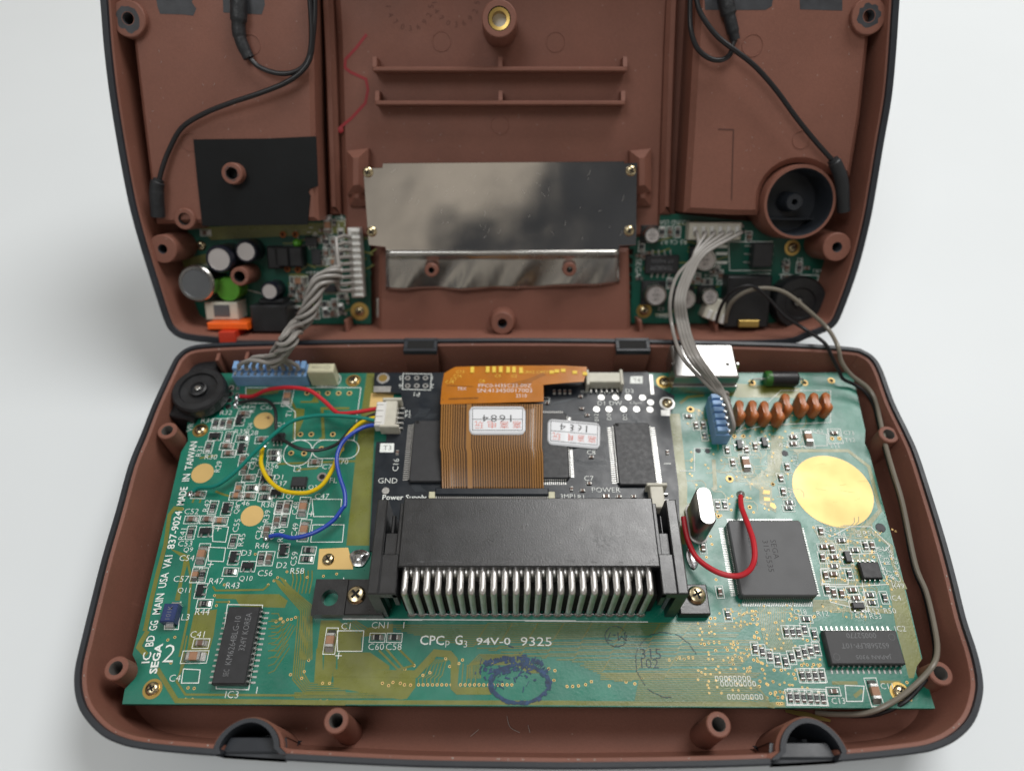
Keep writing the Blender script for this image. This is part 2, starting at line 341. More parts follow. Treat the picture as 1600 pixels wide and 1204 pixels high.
# ================================================================== lower shell
def post(mb, x, y, z0, z1, r, ri, depth=5, rb=None):
    """hollow post along +z: outside, top, bore"""
    mb.cur = 0; mb.lathe(x, y, [(rb or r*1.12, z0), (r, z1-.25), (r-.25, z1), (ri+.15, z1)], 24)
    mb.cur = 1; mb.lathe(x, y, [(ri+.15, z1), (ri, z1-.3), (ri*.92, z1-depth-6), (0.001, z1-depth-6)], 24); mb.cur = 0
LO = [(320, 536), (292, 542), (276, 554), (266, 570), (238, 630), (220, 676), (200, 725), (180, 797), (159, 868), (142, 934), (125, 1003), (116, 1043), (115, 1075), (121, 1102), (133, 1123),
      (154, 1145), (179, 1159), (217, 1169), (297, 1177), (442, 1187), (637, 1197), (800, 1200), (900, 1201), (1075, 1199), (1202, 1195), (1326, 1188), (1424, 1178), (1465, 1170), (1499, 1153),
      (1524, 1126), (1536, 1090), (1537, 1060), (1528, 1018), (1511, 966), (1495, 902), (1478, 840), (1457, 772), (1436, 708), (1420, 672), (1398, 627), (1380, 578), (1368, 558), (1352, 547),
      (1330, 541), (1240, 535), (1100, 531), (950, 528), (800, 527), (650, 528), (500, 530), (400, 532)]
def dense(p, d):
    o = []
    for i in range(len(p)):
        a, c = p[i], p[(i+1) % len(p)]; k = max(1, int(math.hypot(c[0]-a[0], c[1]-a[1])/d)); o += [(a[0]+(c[0]-a[0])*j/k, a[1]+(c[1]-a[1])*j/k) for j in range(k)]
    return o
out = dense(smooth2(ccw([at(*p, ZR) for p in LO]), 4), 0.45)
ARCH = []
for lx, rx, by in ((341, 443, 1181), (1209, 1313, 1190)): ARCH.append((at(lx, by, ZR)[0]-.25, at(rx, by, ZR)[0]+.25))
def R3(poly, z): return [(x, y, z) for x, y in poly]
def RC(poly, z): return [(x, y, min(z, 18.8) if y < 34 and any(a < x < c for a, c in ARCH) else z) for x, y in poly]
shell = thing('lower_shell', 'brown painted front half of a handheld console lying open on the table', 'console shell', (0, 78, 0))
b = MB(); b.loft([RC(inset(out, 12), 0.02), RC(inset(out, 7.5), 1.6), RC(inset(out, 4.6), 5), RC(inset(out, 2.0), 12), RC(inset(out, .3), 19.4), RC(inset(out, .35), 19.6), RC(inset(out, .6), 19.7), RC(inset(out, .6), 20.1), RC(inset(out, .1), 20.2), RC(out, ZR-.3), RC(inset(out, .35), ZR), RC(inset(out, 1.35), ZR), RC(inset(out, 1.5), ZR-.9)], True)
b.build('outer_wall', 'grey', shell)
b = MB(); b.loft([RC(inset(out, 1.49), ZR-.85), RC(inset(out, 2.3), ZR-1.1), RC(inset(out, 2.5), ZR-1.5), RC(inset(out, 3.6), 9), RC(inset(out, 5.4), 4.6), RC(inset(out, 8.2), 3)], False, True)
b.build('painted_interior', 'brown', shell)
for px, py, zt, r in ((261, 672, 20, 2.75), (181, 1043, 19.6, 2.75), (525, 1125, 19.8, 2.75), (1123, 1131, 19.8, 2.75), (1470, 1051, 19.6, 2.75), (1389, 678, 20, 2.75)):
    b = MB(); x, y = at(px, py, zt); post(b, x, y, 2.9, zt, r, 1.45, 6); b.build('screw_post', ['brown', 'bore'], shell)
b = MB(); lg = inset(out, 1.9)
for k in range(90):
    i = random.randrange(len(lg)); 
    if lg[i][1] > 60 and random.random() < .6: continue
    p, q = lg[i], lg[(i+1) % len(lg)]; t = random.uniform(.2, .9); b.strip([(p[0], p[1]+random.uniform(-.25, .25)), (p[0]+(q[0]-p[0])*t, p[1]+(q[1]-p[1])*t)], random.uniform(.08, .3), ZR-.87) if not any(a-1 < p[0] < c+1 for a, c in ARCH) or p[1] > 40 else None
b.build('edge_scuffs', 'dust', shell, smooth=False, stuff=True)
# arched thumb-wheel recesses in the near wall
for ax, lx, rx, ay, by in ((394, 341, 443, 1121, 1181), (1260, 1209, 1313, 1121, 1190)):
    xa, ya = at(ax, ay, ZR); xl, yl = at(lx, by, ZR); xr, yr = at(rx, by, ZR); yb = yl+.45
    arc = [(xl-.6, yb)]+[(xa+(xr-xl)/2*1.02*math.sin(t)*(1-.16*math.cos(t)**2), yb+(ya-yb)*max(0, (math.cos(t)))**.8) for t in [(-90+180*i/24)*PI/180 for i in range(1, 24)]]+[(xr+.6, yb)]
    ring = arc+[]; inn = [(xa+(x-xa)*.84, yb+(y-yb)*.88) for x, y in arc]
    b = MB(); k = len(arc)
    lo = lambda q, d: [(x, max(y, yb+d)) for x, y in q]
    b.loft([R3(lo(arc, 2.1), 12), R3(lo(arc, .4), 19.4), R3(arc, ZR+.1), R3(inn, ZR+.1), R3(lo(inn, .5), 19.4), R3(lo(inn, 2.2), 12), R3(lo(inn, 5), 5.5)], closed=False)
    b.sheet(lo(inn, 5.0), 5.6)
    rec = b.build('thumb_recess', 'grey', shell)
    b = MB(); b.loft([[(xl-.1, yb+.45, 18.9), (xr+.1, yb+.45, 18.9)], [(xl+.0, yb+.9, 19.5), (xr-.0, yb+.9, 19.5)], [(xl+.8, yb+3.6, 19.2), (xr-.8, yb+3.6, 19.2)], [(xl+1.2, yb+4.0, 17.8), (xr-1.2, yb+4.0, 17.8)], [(xl+1.2, yb+4.4, 5.6), (xr-1.2, yb+4.4, 5.6)]], closed=False); b.build('recess_lip', 'grey', rec)
    for q in (.3, .72):
        b = MB(); xx = inn[0][0]+(inn[-1][0]-inn[0][0])*q; b.box(xx-.55, xx+.55, yb+(ya-yb)*.42, yb+(ya-yb)*.62, 5.6, 15, .2); b.build('recess_rib', 'worn', rec)
    b = MB(); o2 = [(xa+(x-xa)*1.10, yb+(y-yb)*1.06) for x, y in arc]; o3 = [(xa+(x-xa)*1.14, yb+(y-yb)*1.12) for x, y in arc]
    b.loft([R3(lo(o3, 3.6), 3.05), R3(lo(o2, 1.0), ZR-1.2), R3([(xa+(x-xa)*1.01, yb+(y-yb)*1.005) for x, y in arc], ZR-.5)], closed=False); b.build('recess_housing', 'brown', shell)
# sockets for the catches on the far wall
for x0p, x1p in ((632, 684), (961, 1014)):
    x0, yf = at(x0p, 530, ZR); x1, _ = at(x1p, 530, ZR); _, yn = at(x0p, 549, ZR)
    b = MB(); b.cur = 1
    b.box(x0, x1, yn, yn+1.0, ZR-1.5, ZR+.3, .15); b.box(x0, x0+1.2, yn+1, yf-.3, ZR-1.5, ZR+.3, .15); b.box(x1-1.2, x1, yn+1, yf-.3, ZR-1.5, ZR+.3, .15); b.box(x0, x1, yf-.8, yf+.4, ZR-1.5, ZR+.3, .15)
    b.cur = 0; b.box(x0+.1, x1-.1, yn+.1, yn+1.0, 3, ZR-1.5); b.box(x0+.1, x0+1.1, yn+1, yf, 3, ZR-1.5); b.box(x1-1.1, x1-.1, yn+1, yf, 3, ZR-1.5); b.cur = 2; b.sheet([(x0+1, yn+.9), (x1-1, yn+.9), (x1-1, yf-.5), (x0+1, yf-.5)], ZR+.12)
    b.build('catch_socket', ['brown', 'grey', 'hole'], shell)  # black sheet closes each opening, standing for the shade inside
for pp, q in (((343, 543), (362, 566)), ((388, 541), (408, 566))):
    x, y = at(*pp, ZR-1.5); b = MB(); b.prism([(x-.5, y-4.5), (x+.5, y-4.5), (x+.5, y+.5), (x-.5, y+.5)], 3, ZR-2, .1); b.build('wall_rib', 'brown', shell)
b = MB(); x, y = at(176, 931, 13); x2, y2 = at(219, 940, 9); b.loft([[(x, y, 17), (x2, y, 4), (x, y, 4)], [(x, y-.9, 17), (x2, y-.9, 4), (x, y-.9, 4)]], True, True); b.build('wall_rib', 'brown', shell)
x0, y0 = at(345, 563, 10); x1, y1 = at(1290, 563, 10)
b = MB(); b.box(x0, x1, y0-1, y0, 3, 12, .2); b.build('inner_ledge', 'brown', shell)
# glossy black volume bracket by the wheel
b = MB(); pts = [at(*q, 17.0) for q in ((281, 560), (304, 553), (340, 560), (335, 600), (300, 655), (262, 648), (250, 632))]; b.prism(pts, 8, 16.5, .4); b.build('wheel_bracket', 'black', shell)
# grey backing strip at the right of the board, fine dust threads on the near floor
b = MB(); b.prism([at(*q, 5.5) for q in ((1366, 735), (1384, 752), (1398, 800), (1396, 838), (1384, 800))], 3, 5.5, .2); b.build('grey_gasket', 'worn', shell)
b = MB()
for pts in (((792, 1118), (797, 1135), (812, 1144)), ((825, 1132), (828, 1144)), ((735, 1150), (748, 1139)), ((1404, 905), (1416, 918), (1418, 935))):
    b.tube([(*at(*q, 3.3), 3.4) for q in pts], .06, 5)
b.build('dust_fibres', 'dust', shell, stuff=True)

b = MB(); b.loft([[(*at(*q, 6+i), 6+i*.4) for i, q in enumerate(r)] for r in (((1228, 1112), (1262, 1120), (1300, 1126)), ((1226, 1107), (1262, 1111), (1301, 1122)))], closed=False); b.build('film_edge', 'brass', shell)

# ================================================================== upper shell (leaning, local frame x, u, w)
UO = [(148, -60), (155, 0), (161, 75), (170, 150), (182, 225), (196, 300), (206, 343), (221, 395), (241, 458), (256, 503), (266, 519), (281, 529), (305, 534), (336, 537), (352, 542), (500, 543), (650, 543), (800, 543), (950, 543),
      (1100, 543), (1225, 540), (1262, 529), (1288, 520), (1307, 508), (1320, 482), (1342, 420), (1360, 350), (1370, 297), (1382, 225), (1395, 150), (1402, 75), (1407, 0), (1412, -60)]
up = [au(*p) for p in UO]
xl, xr = up[0][0], up[-1][0]; ut = up[0][1]
up += [(xr+.3, ut+6), (xr-3, ut+13), (xr-12, ut+18), ((xl+xr)/2, ut+20), (xl+12, ut+18), (xl+3, ut+13), (xl-.3, ut+6)]
uo = smooth2(ccw(up), 4)
lid = thing('upper_shell', 'brown painted back half of a handheld console leaning open behind the front half', 'console shell', (0, 0, 0), up=True)
b = MB(); b.loft([R3(inset(uo, 7), -31), R3(inset(uo, 3), -29.5), R3(inset(uo, 1.2), -24), R3(inset(uo, .2), -8), R3(uo, -.4), R3(inset(uo, .35), 0), R3(inset(uo, 1.9), 0), R3(inset(uo, 2.1), -.8)], True); b.build('outer_wall', 'grey', lid)
WF = -20.0
b = MB(); b.loft([R3(inset(uo, 2.08), -.75), R3(inset(uo, 2.6), -.9), R3(inset(uo, 2.8), -1.4), R3(inset(uo, 3.2), -10), R3(inset(uo, 4.2), WF+2), R3(inset(uo, 6), WF)], False, True); b.build('painted_interior', 'brown', lid)
def UPX(pts, w_): return [au(*p, w_) for p in pts]
WP = -4.5; WC = -15.0; WL = -11.0
def slab(name, pts, w1, w0=WF, m='brown', ch=1.2, par=None):
    b = MB(); b.prism(UPX(pts, w1), w0, w1, ch); return b.build(name, m, par or lid)
slab('battery_panel', [(196, -70), (207, 62), (221, 180), (236, 300), (243, 350), (497, 345), (491, 200), (486, -70)], WP)
slab('battery_panel', [(1094, -70), (1086, 60), (1078, 200), (1070, 332), (1150, 336), (1186, 336)]+[(1250-62*math.cos(math.radians(a)), 316-62*math.sin(math.radians(a))) for a in range(-10, 146, 12)]+[(1331, 276), (1347, 180), (1360, 60), (1362, -70)], WP, ch=1.6)
slab('slot_floor', [(512, -70), (520, 60), (530, 380), (1040, 380), (1052, 60), (1060, -70)], WC, ch=3)
slab('slot_panel', [(592, 388), (590, 528), (986, 528), (983, 388)], WL-.8)
for pts in ([(497, -70), (505, 100), (513, 335), (530, 335), (522, 100), (514, -70)], [(1047, -70), (1040, 100), (1033, 335), (1050, 335), (1057, 100), (1064, -70)]): slab('slot_wall', pts, -12.6, ch=2.3)
for q in ((557, 262, 540, 582), (1004, 262, 986, 1022)):
    slab('plate_support', [(q[0]-18, 235), (q[0]+16, 231), (q[0]+16, 300), (q[0]-18, 305)], -9, WF, ch=2.5); slab('plate_support', [(q[0]-17, 292), (q[0]+17, 290), (q[0]+15, 322), (q[0]-14, 322)], -11, WF, ch=2.5)
# long ribs with little gussets
for yp, xa, xb, hh in ((106, 582, 980, -9.0), (159, 586, 977, -9.5)):
    xa, ua = au(xa, yp, hh); xb, _ = au(xb, yp, hh); b = MB(); b.box(xa, xb, ua-.9, ua+.3, WC-.2, hh, .25)
    for xx in (xa, (xa+xb)/2-.5, xb-1.2): b.loft([[(xx, ua+.3, hh-.1), (xx, ua+3.2, hh-1.2), (xx, ua+3.2, WC), (xx, ua+.3, WC)], [(xx+1.2, ua+.3, hh-.1), (xx+1.2, ua+3.2, hh-1.2), (xx+1.2, ua+3.2, WC), (xx+1.2, ua+.3, WC)]], True, True)
    b.build('long_rib', 'brown', lid)
# ejector marks
def mark(px, py, r, w_):
    x, u = au(px, py, w_); b = MB(); b.lathe(x, u, [(r, w_+.0), (r-.05, w_+.14), (r-.25, w_+.14), (r-.3, w_+.0)], 28); b.build('ejector_mark', 'brown', lid)
for q in ((690, 65, 2.9, WC), (868, 66, 2.9, WC), (781, 196, 2.9, WC), (1176, 71, 3.1, WP), (1252, 218, 2.7, WP), (297, 222, 2.7, WP), (392, 70, 2.9, WP)): mark(*q)
b = MB(); b.strip(UPX(((1122, 202), (1146, 203), (1143, 312)), WP), .4, WP+.03); b.build('moulded_line', 'brown2', lid)
# moulded date wheels, debossed digits
b = MB()
for cx, cy in ((640, 8), (712, 2)):
    x, u = au(cx, cy, WC)
    for i in range(9):
        a = PI*(1.02+i*.12); text(b, str((i*3+1) % 10), x+6.3*math.cos(a), u+6.3*math.sin(a), WC+.06, 1.5, a+PI/2)
datewheel = b
# screw posts
def upost(px, py, wt, r, ri, w0=WF, mats=('brown', 'worn'), rb=None, dep=4):
    x, u = au(px, py, wt); b = MB(); post(b, x, u, w0, wt, r, ri, dep, rb); o = b.build('screw_post', list(mats), lid)
    if px in (200, 1358, 362):
        g = MB(); n = 22; rr = [r*random.uniform(.55, .72)*(1.3 if (px == 200 and 15 < i < 21) else 1) for i in range(n)]
        g.loft([[(x+ri*1.2*math.cos(2*PI*i/n), u+ri*1.2*math.sin(2*PI*i/n), wt+.02) for i in range(n)], [(x+min(q, r-.3)*math.cos(2*PI*i/n), u+min(q, r-.3)*math.sin(2*PI*i/n), wt+.02) for i, q in enumerate(rr)]]); g.build('worn_ring', 'worn', o)
    return o
upost(200, 29, -2.6, 4.9, 1.5); upost(1358, 25, -2.6, 4.9, 1.5); upost(254, 389, -2.2, 4.3, 1.3); upost(1308, 386, -2.2, 4.3, 1.4); upost(785, 505, -5.5, 3.6, 1.4, rb=5.6)
upost(362, 271, -1.0, 3.1, 1.6, mats=('brown', 'hole')); upost(288, 342, -3.5, 3.2, 1.7, mats=('brown', 'hole')); upost(374, 432, -5.5, 2.9, 1.6, mats=('brown', 'hole'))
for q in ((674, 422), (890, 421)): upost(*q, -5.9, 2.15, .8, mats=('brown', 'hole'))
x, u = au(780, 29, -1.5); b = MB(); post(b, x, u, WC-.5, -1.5, 4.9, 3.1, 5, 5.2); sp = b.build('screw_post', ['brown', 'black'], lid)
b = MB(); n = 48; b.loft([[(x+r*(1+(.05 if i % 2 and j else 0))*math.cos(2*PI*i/n), u+r*(1+(.05 if i % 2 and j else 0))*math.sin(2*PI*i/n), z) for i in range(n)] for j, (r, z) in enumerate(((2.0, -6.4), (2.0, -1.9), (2.9, -1.8), (2.9, -3.5)))]); b.build('brass_insert', 'brass', sp)
b = MB(); b.disc(x, u, 2.05, -5.0); b.build('white_plug', 'paper', sp)  # white disc in place of an open hole showing the bright table
# round thumb wheel housing
x, u = au(1250, 316, -2.5); b = MB(); b.lathe(x, u, [(11.6, WF), (10.9, -3), (10.7, -2.5), (9.9, -2.5)], 48); b.cur = 1; b.lathe(x, u, [(9.9, -2.5), (9.7, -2.8), (9.2, -14), (3.2, -14), (2.7, -7), (2.4, -6.6), (.9, -6.6), (.8, -12), (.001, -12)], 48); b.build('wheel_housing', ['brown', 'grey'], lid)
x2, u2 = x, u
b = MB(); b.box(x-9, x+9, u-5.5, u-4.9, -14, -10, .1); b.build('housing_rib', 'grey', lid)
# grey patches where the paint is missing
for pts in ([(243, -10), (303, -10), (300, 4), (307, 14), (302, 25), (286, 23), (250, 22), (246, 10)], [(348, -10), (412, -10), (414, 8), (409, 23), (349, 20)]): b = MB(); b.sheet(UPX(pts, WP), WP+.05); b.build('worn_patch', 'worn', lid)
for pts in ([(1100, -10), (1209, -10), (1206, 10), (1196, 16), (1102, 16)], [(1249, -10), (1316, -10), (1316, 17), (1250, 15)]): b = MB(); b.sheet(UPX(pts, WP), WP+.05); b.build('worn_patch', 'worn', lid)
b = MB(); b.strip(UPX(((573, 54), (556, 76), (540, 93), (539, 106), (548, 113), (572, 124), (575, 140), (571, 161), (550, 184), (531, 200)), WC), .85, WC+.05); b.lathe(*au(532, 203, WC), [(1.0, WC), (.6, WC+.1), (.001, WC+.1)], 8); b.build('red_pen_line', 'pen', lid)
b = MB()
for k in range(46):
    px, py = random.choice(((random.uniform(230, 470), random.uniform(60, 210)), (random.uniform(1150, 1330), random.uniform(60, 250)), (random.uniform(600, 960), random.uniform(175, 245))))
    w_ = WC if 550 < px < 1020 else WP; x, u = au(px, py, w_); a = random.uniform(0, PI); l = random.uniform(.15, .9)
    b.tube([(x, u, w_+.1), (x+l*math.cos(a)*.5+.1, u+l*math.sin(a)*.5, w_+.14), (x+l*math.cos(a), u+l*math.sin(a)+.1, w_+.1)], .035, 4, 3)
b.build('dust_fibres', 'dust', lid, stuff=True)
# near wall ribs inside the upper shell
for q in (1000, 1118, 540): slab('wall_rib', [(q-3, 500), (q+3, 500), (q+7, 530), (q+1, 530)], -9, WF, ch=.3)

# ================================================================== shield plate
pl = thing('shield_plate', 'polished steel shield plate with a crumpled lower lip screwed inside the leaning shell', 'metal plate', (0, 30, WL), up=True)
WS = -7.0
b = MB(); ptsA = UPX([(567, 263), (597, 262), (598, 255), (975, 252), (976, 255), (996, 254), (994, 383), (968, 384), (967, 391), (603, 391), (602, 386), (576, 383)], WS)
b.prism(ptsA, WS-.4, WS, .1); b.build('flat_sheet', 'plate', pl)
b = MB()
for k in range(46):
    px, py = random.uniform(600, 985), random.uniform(262, 378); a = random.choice((random.gauss(.7, .25), random.gauss(1.2, .3), random.uniform(0, PI))); l = random.uniform(.3, 1.9); x, u = au(px, py, WS); b.strip([(x, u), (x+l*.5*math.cos(a), u+l*.5*math.sin(a)), (x+l*math.cos(a+.2), u+l*math.sin(a+.2))], random.uniform(.03, .09), WS+.012)
b.build('scratch_and_shade_lines', 'scr', pl, smooth=False, stuff=True)
nx, nu = 40, 12; g = []
lt = [au(603, 391, WS), au(967, 391, WS)]
for j in range(nu+1):
    row = []
    for i in range(nx+1):
        t = i/nx; s = j/nu; px = 603+(967-603)*t; pyb = 452+4*math.sin(t*PI)-9*t+1.2*math.sin(t*23); py = 391+(pyb-391)*s
        if j < 2: wv = WS+(.35 if j == 1 else 0)
        else: wv = WS-.5-3.2*s+s*(.75*math.sin(t*15+1+s)+.5*math.sin(t*29+2+s*3)+.25*math.sin(t*53+s*4))
        row.append((*au(px, py, wv), wv))
    g.append(row)
b = MB(); b.loft(g, closed=False); me = b.build('crumpled_lip', 'steel', pl, ang=80); sm = me.modifiers.new('thick', 'SOLIDIFY'); sm.thickness = .0003
for q in ((575, 269), (986, 267), (581, 362), (983, 361)): inst('screw', ME['screw'], pl, *au(*q, WS), WS, random.random())
# ================================================================== black insulating sheet
b = MB(); b.prism(UPX([(302, 218), (420, 216.5), (494, 213), (497, 291), (484, 295), (482, 300), (485, 306), (481, 351), (400, 352), (316, 353), (308, 280)], WP+.3), WP+.05, WP+.35, .05)
solo(b, 'insulating_sheet', 'black plastic sheet pierced by a brown post in the upper shell', 'plastic sheet', 'foil', up=True)

# ================================================================== chips with leads
def chip(par, name, quad, z0, h, zf, leads, mb_text=None, lead='lead', body='chip', ch=.22, lab=None):
    """quad: TL TR BR BL on top plane in mm (already mapped); leads: dict side -> n"""
    b = MB(); b.prism(quad, z0+.2, z0+h, ch); c = b.build(name, body, par)
    if lab: c['label'] = lab
    return c
def rect_of(px4, zt, fn):                     # pixel quad -> axis-aligned rectangle in mm
    q = [fn(*p, zt) for p in px4]; xs = (min(q[0][0], q[3][0])+max(q[0][0], q[3][0]))/2, (q[1][0]+q[2][0])/2; ys = (q[2][1]+q[3][1])/2, (q[0][1]+q[1][1])/2
    return xs[0], xs[1], ys[0], ys[1]
def sop(par, name, r, z0, h, n, sides, lead='lead', pitch=None, lab=None, body='chip'):
    x0, x1, y0, y1 = r; b = MB(); b.box(x0, x1, y0, y1, z0+.15, z0+h, .25); c = b.build(name, body, par)
    if lab: c['label'] = lab
    hl = h*.55
    for sd in sides:
        for i in range(n):
            t = (i+.5)/n if pitch is None else .5+(i-(n-1)/2)*pitch/((y1-y0) if sd in 'lr' else (x1-x0))
            if sd == 'l': p = (x0, y0+(y1-y0)*t, PI)
            elif sd == 'r': p = (x1, y0+(y1-y0)*t, 0)
            elif sd == 't': p = (x0+(x1-x0)*t, y1, PI/2)
            else: p = (x0+(x1-x0)*t, y0, -PI/2)
            inst('lead', ME[lead], c, p[0], p[1], z0, p[2])
    return c
def qfp(par, name, r, z0, h, n, sides, lw=.22, ll=1.3, lab=None, ns=None, body='chip'):
    """fine leads, too small to pick apart singly: one sub-part"""
    x0, x1, y0, y1 = r; b = MB(); cb = .55; b.prism([(x0+cb, y0), (x1-cb, y0), (x1, y0+cb), (x1, y1-cb), (x1-cb, y1), (x0+cb, y1), (x0, y1-cb), (x0, y0+cb)], z0+.15, z0+h, .3); c = b.build(name, body, par)
    if lab: c['label'] = lab
    L = MB(); pr = [(-.05, h*.55), (.25, h*.55), (.5, .12), (ll, .05)]
    for sd in sides:
        m = (ns or {}).get(sd, n)
        for i in range(m):
            t = (i+.5)/m*.92+.04
            for (a0, za), (a1, zb) in zip(pr, pr[1:]):
                w2 = lw/2
                if sd in 'lr':
                    yy = y0+(y1-y0)*t; s = 1 if sd == 'r' else -1; xb = x1 if s > 0 else x0
                    v = [(xb+s*a0, yy-w2*s, za), (xb+s*a1, yy-w2*s, zb), (xb+s*a1, yy+w2*s, zb), (xb+s*a0, yy+w2*s, za)]
                else:
                    xx = x0+(x1-x0)*t; s = 1 if sd == 't' else -1; yb = y1 if s > 0 else y0
                    v = [(xx+w2*s, yb+s*a0, za), (xx+w2*s, yb+s*a1, zb), (xx-w2*s, yb+s*a1, zb), (xx-w2*s, yb+s*a0, za)]
                L.add([(q[0], q[1], z0+q[2]) for q in v], [(0, 1, 2, 3)])
    L.build('fine_leads', 'tin', c, stuff=True)
    return c

# ================================================================== main board
BP = [(191, 1099), (195, 1076), (206, 1064), (214, 1052), (214, 1036), (207, 1022), (232, 919), (260, 805), (283, 706), (294, 688), (292, 668), (296, 640), (312, 615), (330, 583), (1331, 582), (1339, 615), (1352, 672), (1351, 692), (1358, 706),
      (1387, 815), (1405, 880), (1420, 940), (1441, 1028), (1433, 1038), (1431, 1050), (1438, 1066), (1452, 1077), (1461, 1106)]
bd = thing('main_board', 'green main circuit board full of soldered components lying in the front shell', 'circuit board', (5, 80, ZB-1.6))
bpoly = ccw([at(*p, ZB) for p in BP])
b = MB(); b.prism(bpoly, ZB-1.6, ZB); b.build('board', 'green', bd, smooth=False)
for k, (px, py) in enumerate(((230, 1078), (400, 1070), (1400, 1075), (1300, 700), (320, 640))):
    x, y = at(px, py, 8); b = MB(); b.lathe(x, y, [(2.6, 3), (2.4, ZB-1.6)], 16); b.build('board_pillar', 'brown', shell)
ZT = ZB+.03; ZS = ZB+.085
TR = MB(); SK = MB()
def tr(c, w_, *pts): TR.strip([at(*P(c, *p), ZB) for p in pts], w_, ZT)
TPN = [0]
def tp(c, *pts): TPN[0] += 1; TR.sheet([at(*P(c, *p), ZB) for p in pts], ZT-.026+TPN[0]*.0009)
def st(s, c, x, y, h=1.35, r=0, **k): q = at(*P(c, x, y), ZB); text(SK, s, q[0], q[1], ZS, h, math.radians(r), **k)
def sbox(c, *pts, closed=True, w_=.2): SK.strip([at(*P(c, *p), ZB) for p in pts], w_, ZS, closed)
# broad copper areas
tp('P', (573, 583), (589, 583), (577, 852), (541, 852), (557, 700))
tp('K', (245, 322), (430, 322), (540, 398), (540, 420), (245, 420)); tp('K', (222, 458), (688, 458), (688, 520), (640, 584), (600, 590), (222, 520))
tp('K', (0, 592), (1600, 595), (1600, 622), (0, 616)); tp('L', (292, 597), (1480, 604), (1480, 632), (292, 623)); tp('K', (150, 140), (250, 140), (330, 205), (380, 210), (380, 320), (240, 320), (235, 420), (165, 420), (170, 330), (130, 300)); tp('K', (162, 420), (222, 420), (205, 512), (150, 512), (112, 490), (125, 300), (160, 300))
tp('C', (740, 60), (870, 40), (850, 190), (820, 300), (700, 280), (712, 190)); tp('B', (520, 745), (960, 745), (1020, 790), (1000, 840), (690, 830), (660, 780), (520, 775)); tp('B', (290, 560), (300, 480), (340, 470), (290, 660), (270, 790), (235, 790)); tp('J', (950, 100), (1040, 110), (1160, 600), (1130, 640), (1110, 715), (1080, 715), (1000, 400))
tp('B', (210, 430), (320, 470), (300, 500), (215, 440)); tp('A', (640, 300), (880, 300), (860, 330), (700, 350), (640, 335)); tp('A', (975, 430), (1050, 440), (1040, 520), (985, 650), (965, 650))
tp('P', (1046, 646), (1062, 646), (1074, 760), (1072, 850), (1060, 850)); tp('P', (1110, 596), (1112, 618), (1250, 622), (1250, 606))
tr('P', 1.25, (231, 985), (222, 1000), (217, 1010), (229, 1023)); tr('C', 1.1, (530, 380), (640, 560), (1600, 572)); tr('B', 1.1, (290, 155), (235, 150), (200, 195), (172, 400), (118, 600), (70, 800), (30, 1000))
tr('C', .5, (770, 30), (690, 330), (640, 450), (690, 525), (1350, 530)); tr('C', .4, (700, 190), (660, 400), (650, 430)); tr('B', .6, (320, 480), (350, 640), (330, 900), (270, 1180)); tr('B', .5, (500, 690), (520, 720), (850, 715), (890, 680)); tr('B', .45, (520, 800), (610, 800))
for i in range(7): tr('B', .3, (930+i*9, 640+i*4-28*(i > 3)), (960+i*14, 690+i*2), (1110+i*13, 860-i*6), (1110+i*13, 1200))
for i in range(6): tr('C', .28, (1330+i*15, 80), (1300+i*12, 440-i*8), (1370+i*5, 520-i*12), (1600, 520-i*12))
for i in range(6): tr('B', .3, (1050+i*28, 580), (1060+i*26, 640), (1040+i*26, 740))
for i in range(8): tr('B', .22, (905, 880+i*43), (955, 880+i*43), (965+i*16, 845+i*9+60))
for i in range(8): tr('C', .22, (1160, 110+i*42), (1195, 110+i*40), (1240+i*6, 105+i*22))
for i in range(5): tr('A', .6, (1020+i*10, 390), (1100+i*10, 390), (1130, 340))
tr('A', .9, (1360, 435), (1170, 435), (1180, 640), (1150, 650)); tr('A', .8, (890, 300), (890, 260), (980, 430)); tr('A', .7, (860, 820), (1400, 800)); tr('A', .6, (990, 860), (1130, 850), (1150, 830)); tr('A', .6, (440, 760), (320, 780)); tr('A', .6, (430, 1010), (480, 1030), (550, 1050)); tr('A', .5, (270, 1090), (280, 1060)); tr('A', .5, (320, 1090), (330, 1060))
tr('K', 1.7, (220, 438), (690, 445), (800, 325), (880, 332), (908, 365), (908, 520), (930, 540), (1120, 540)); tr('K', .5, (480, 310), (590, 420), (680, 395)); tr('K', .5, (520, 300), (620, 415)); tr('K', .5, (590, 300), (680, 390))
for i in range(7): tr('K', .32, (260+i*14, 160-i*3), (330+i*14, 240-i*9), (560, 205-i*7))
for i in range(4): tr('K', .26, (0, 552+i*9), (60, 552+i*9), (600, 552+i*9), (640-i*6, 520))
for i in range(9): tr('K', .24, (985+i*9, 470), (985+i*9, 400-i*2), (1050+i*8, 335+i*7), (1300-i*6, 335+i*7), (1400-i*8, 440))
for i in range(6): tr('K', .24, (705+i*23, 500), (705+i*23, 470), (740+i*20, 450), (760+i*20, 400-i*6), (800+i*16, 360))
for i in range(5): tr('K', .24, (925+i*26, 500), (935+i*24, 380+i*6))
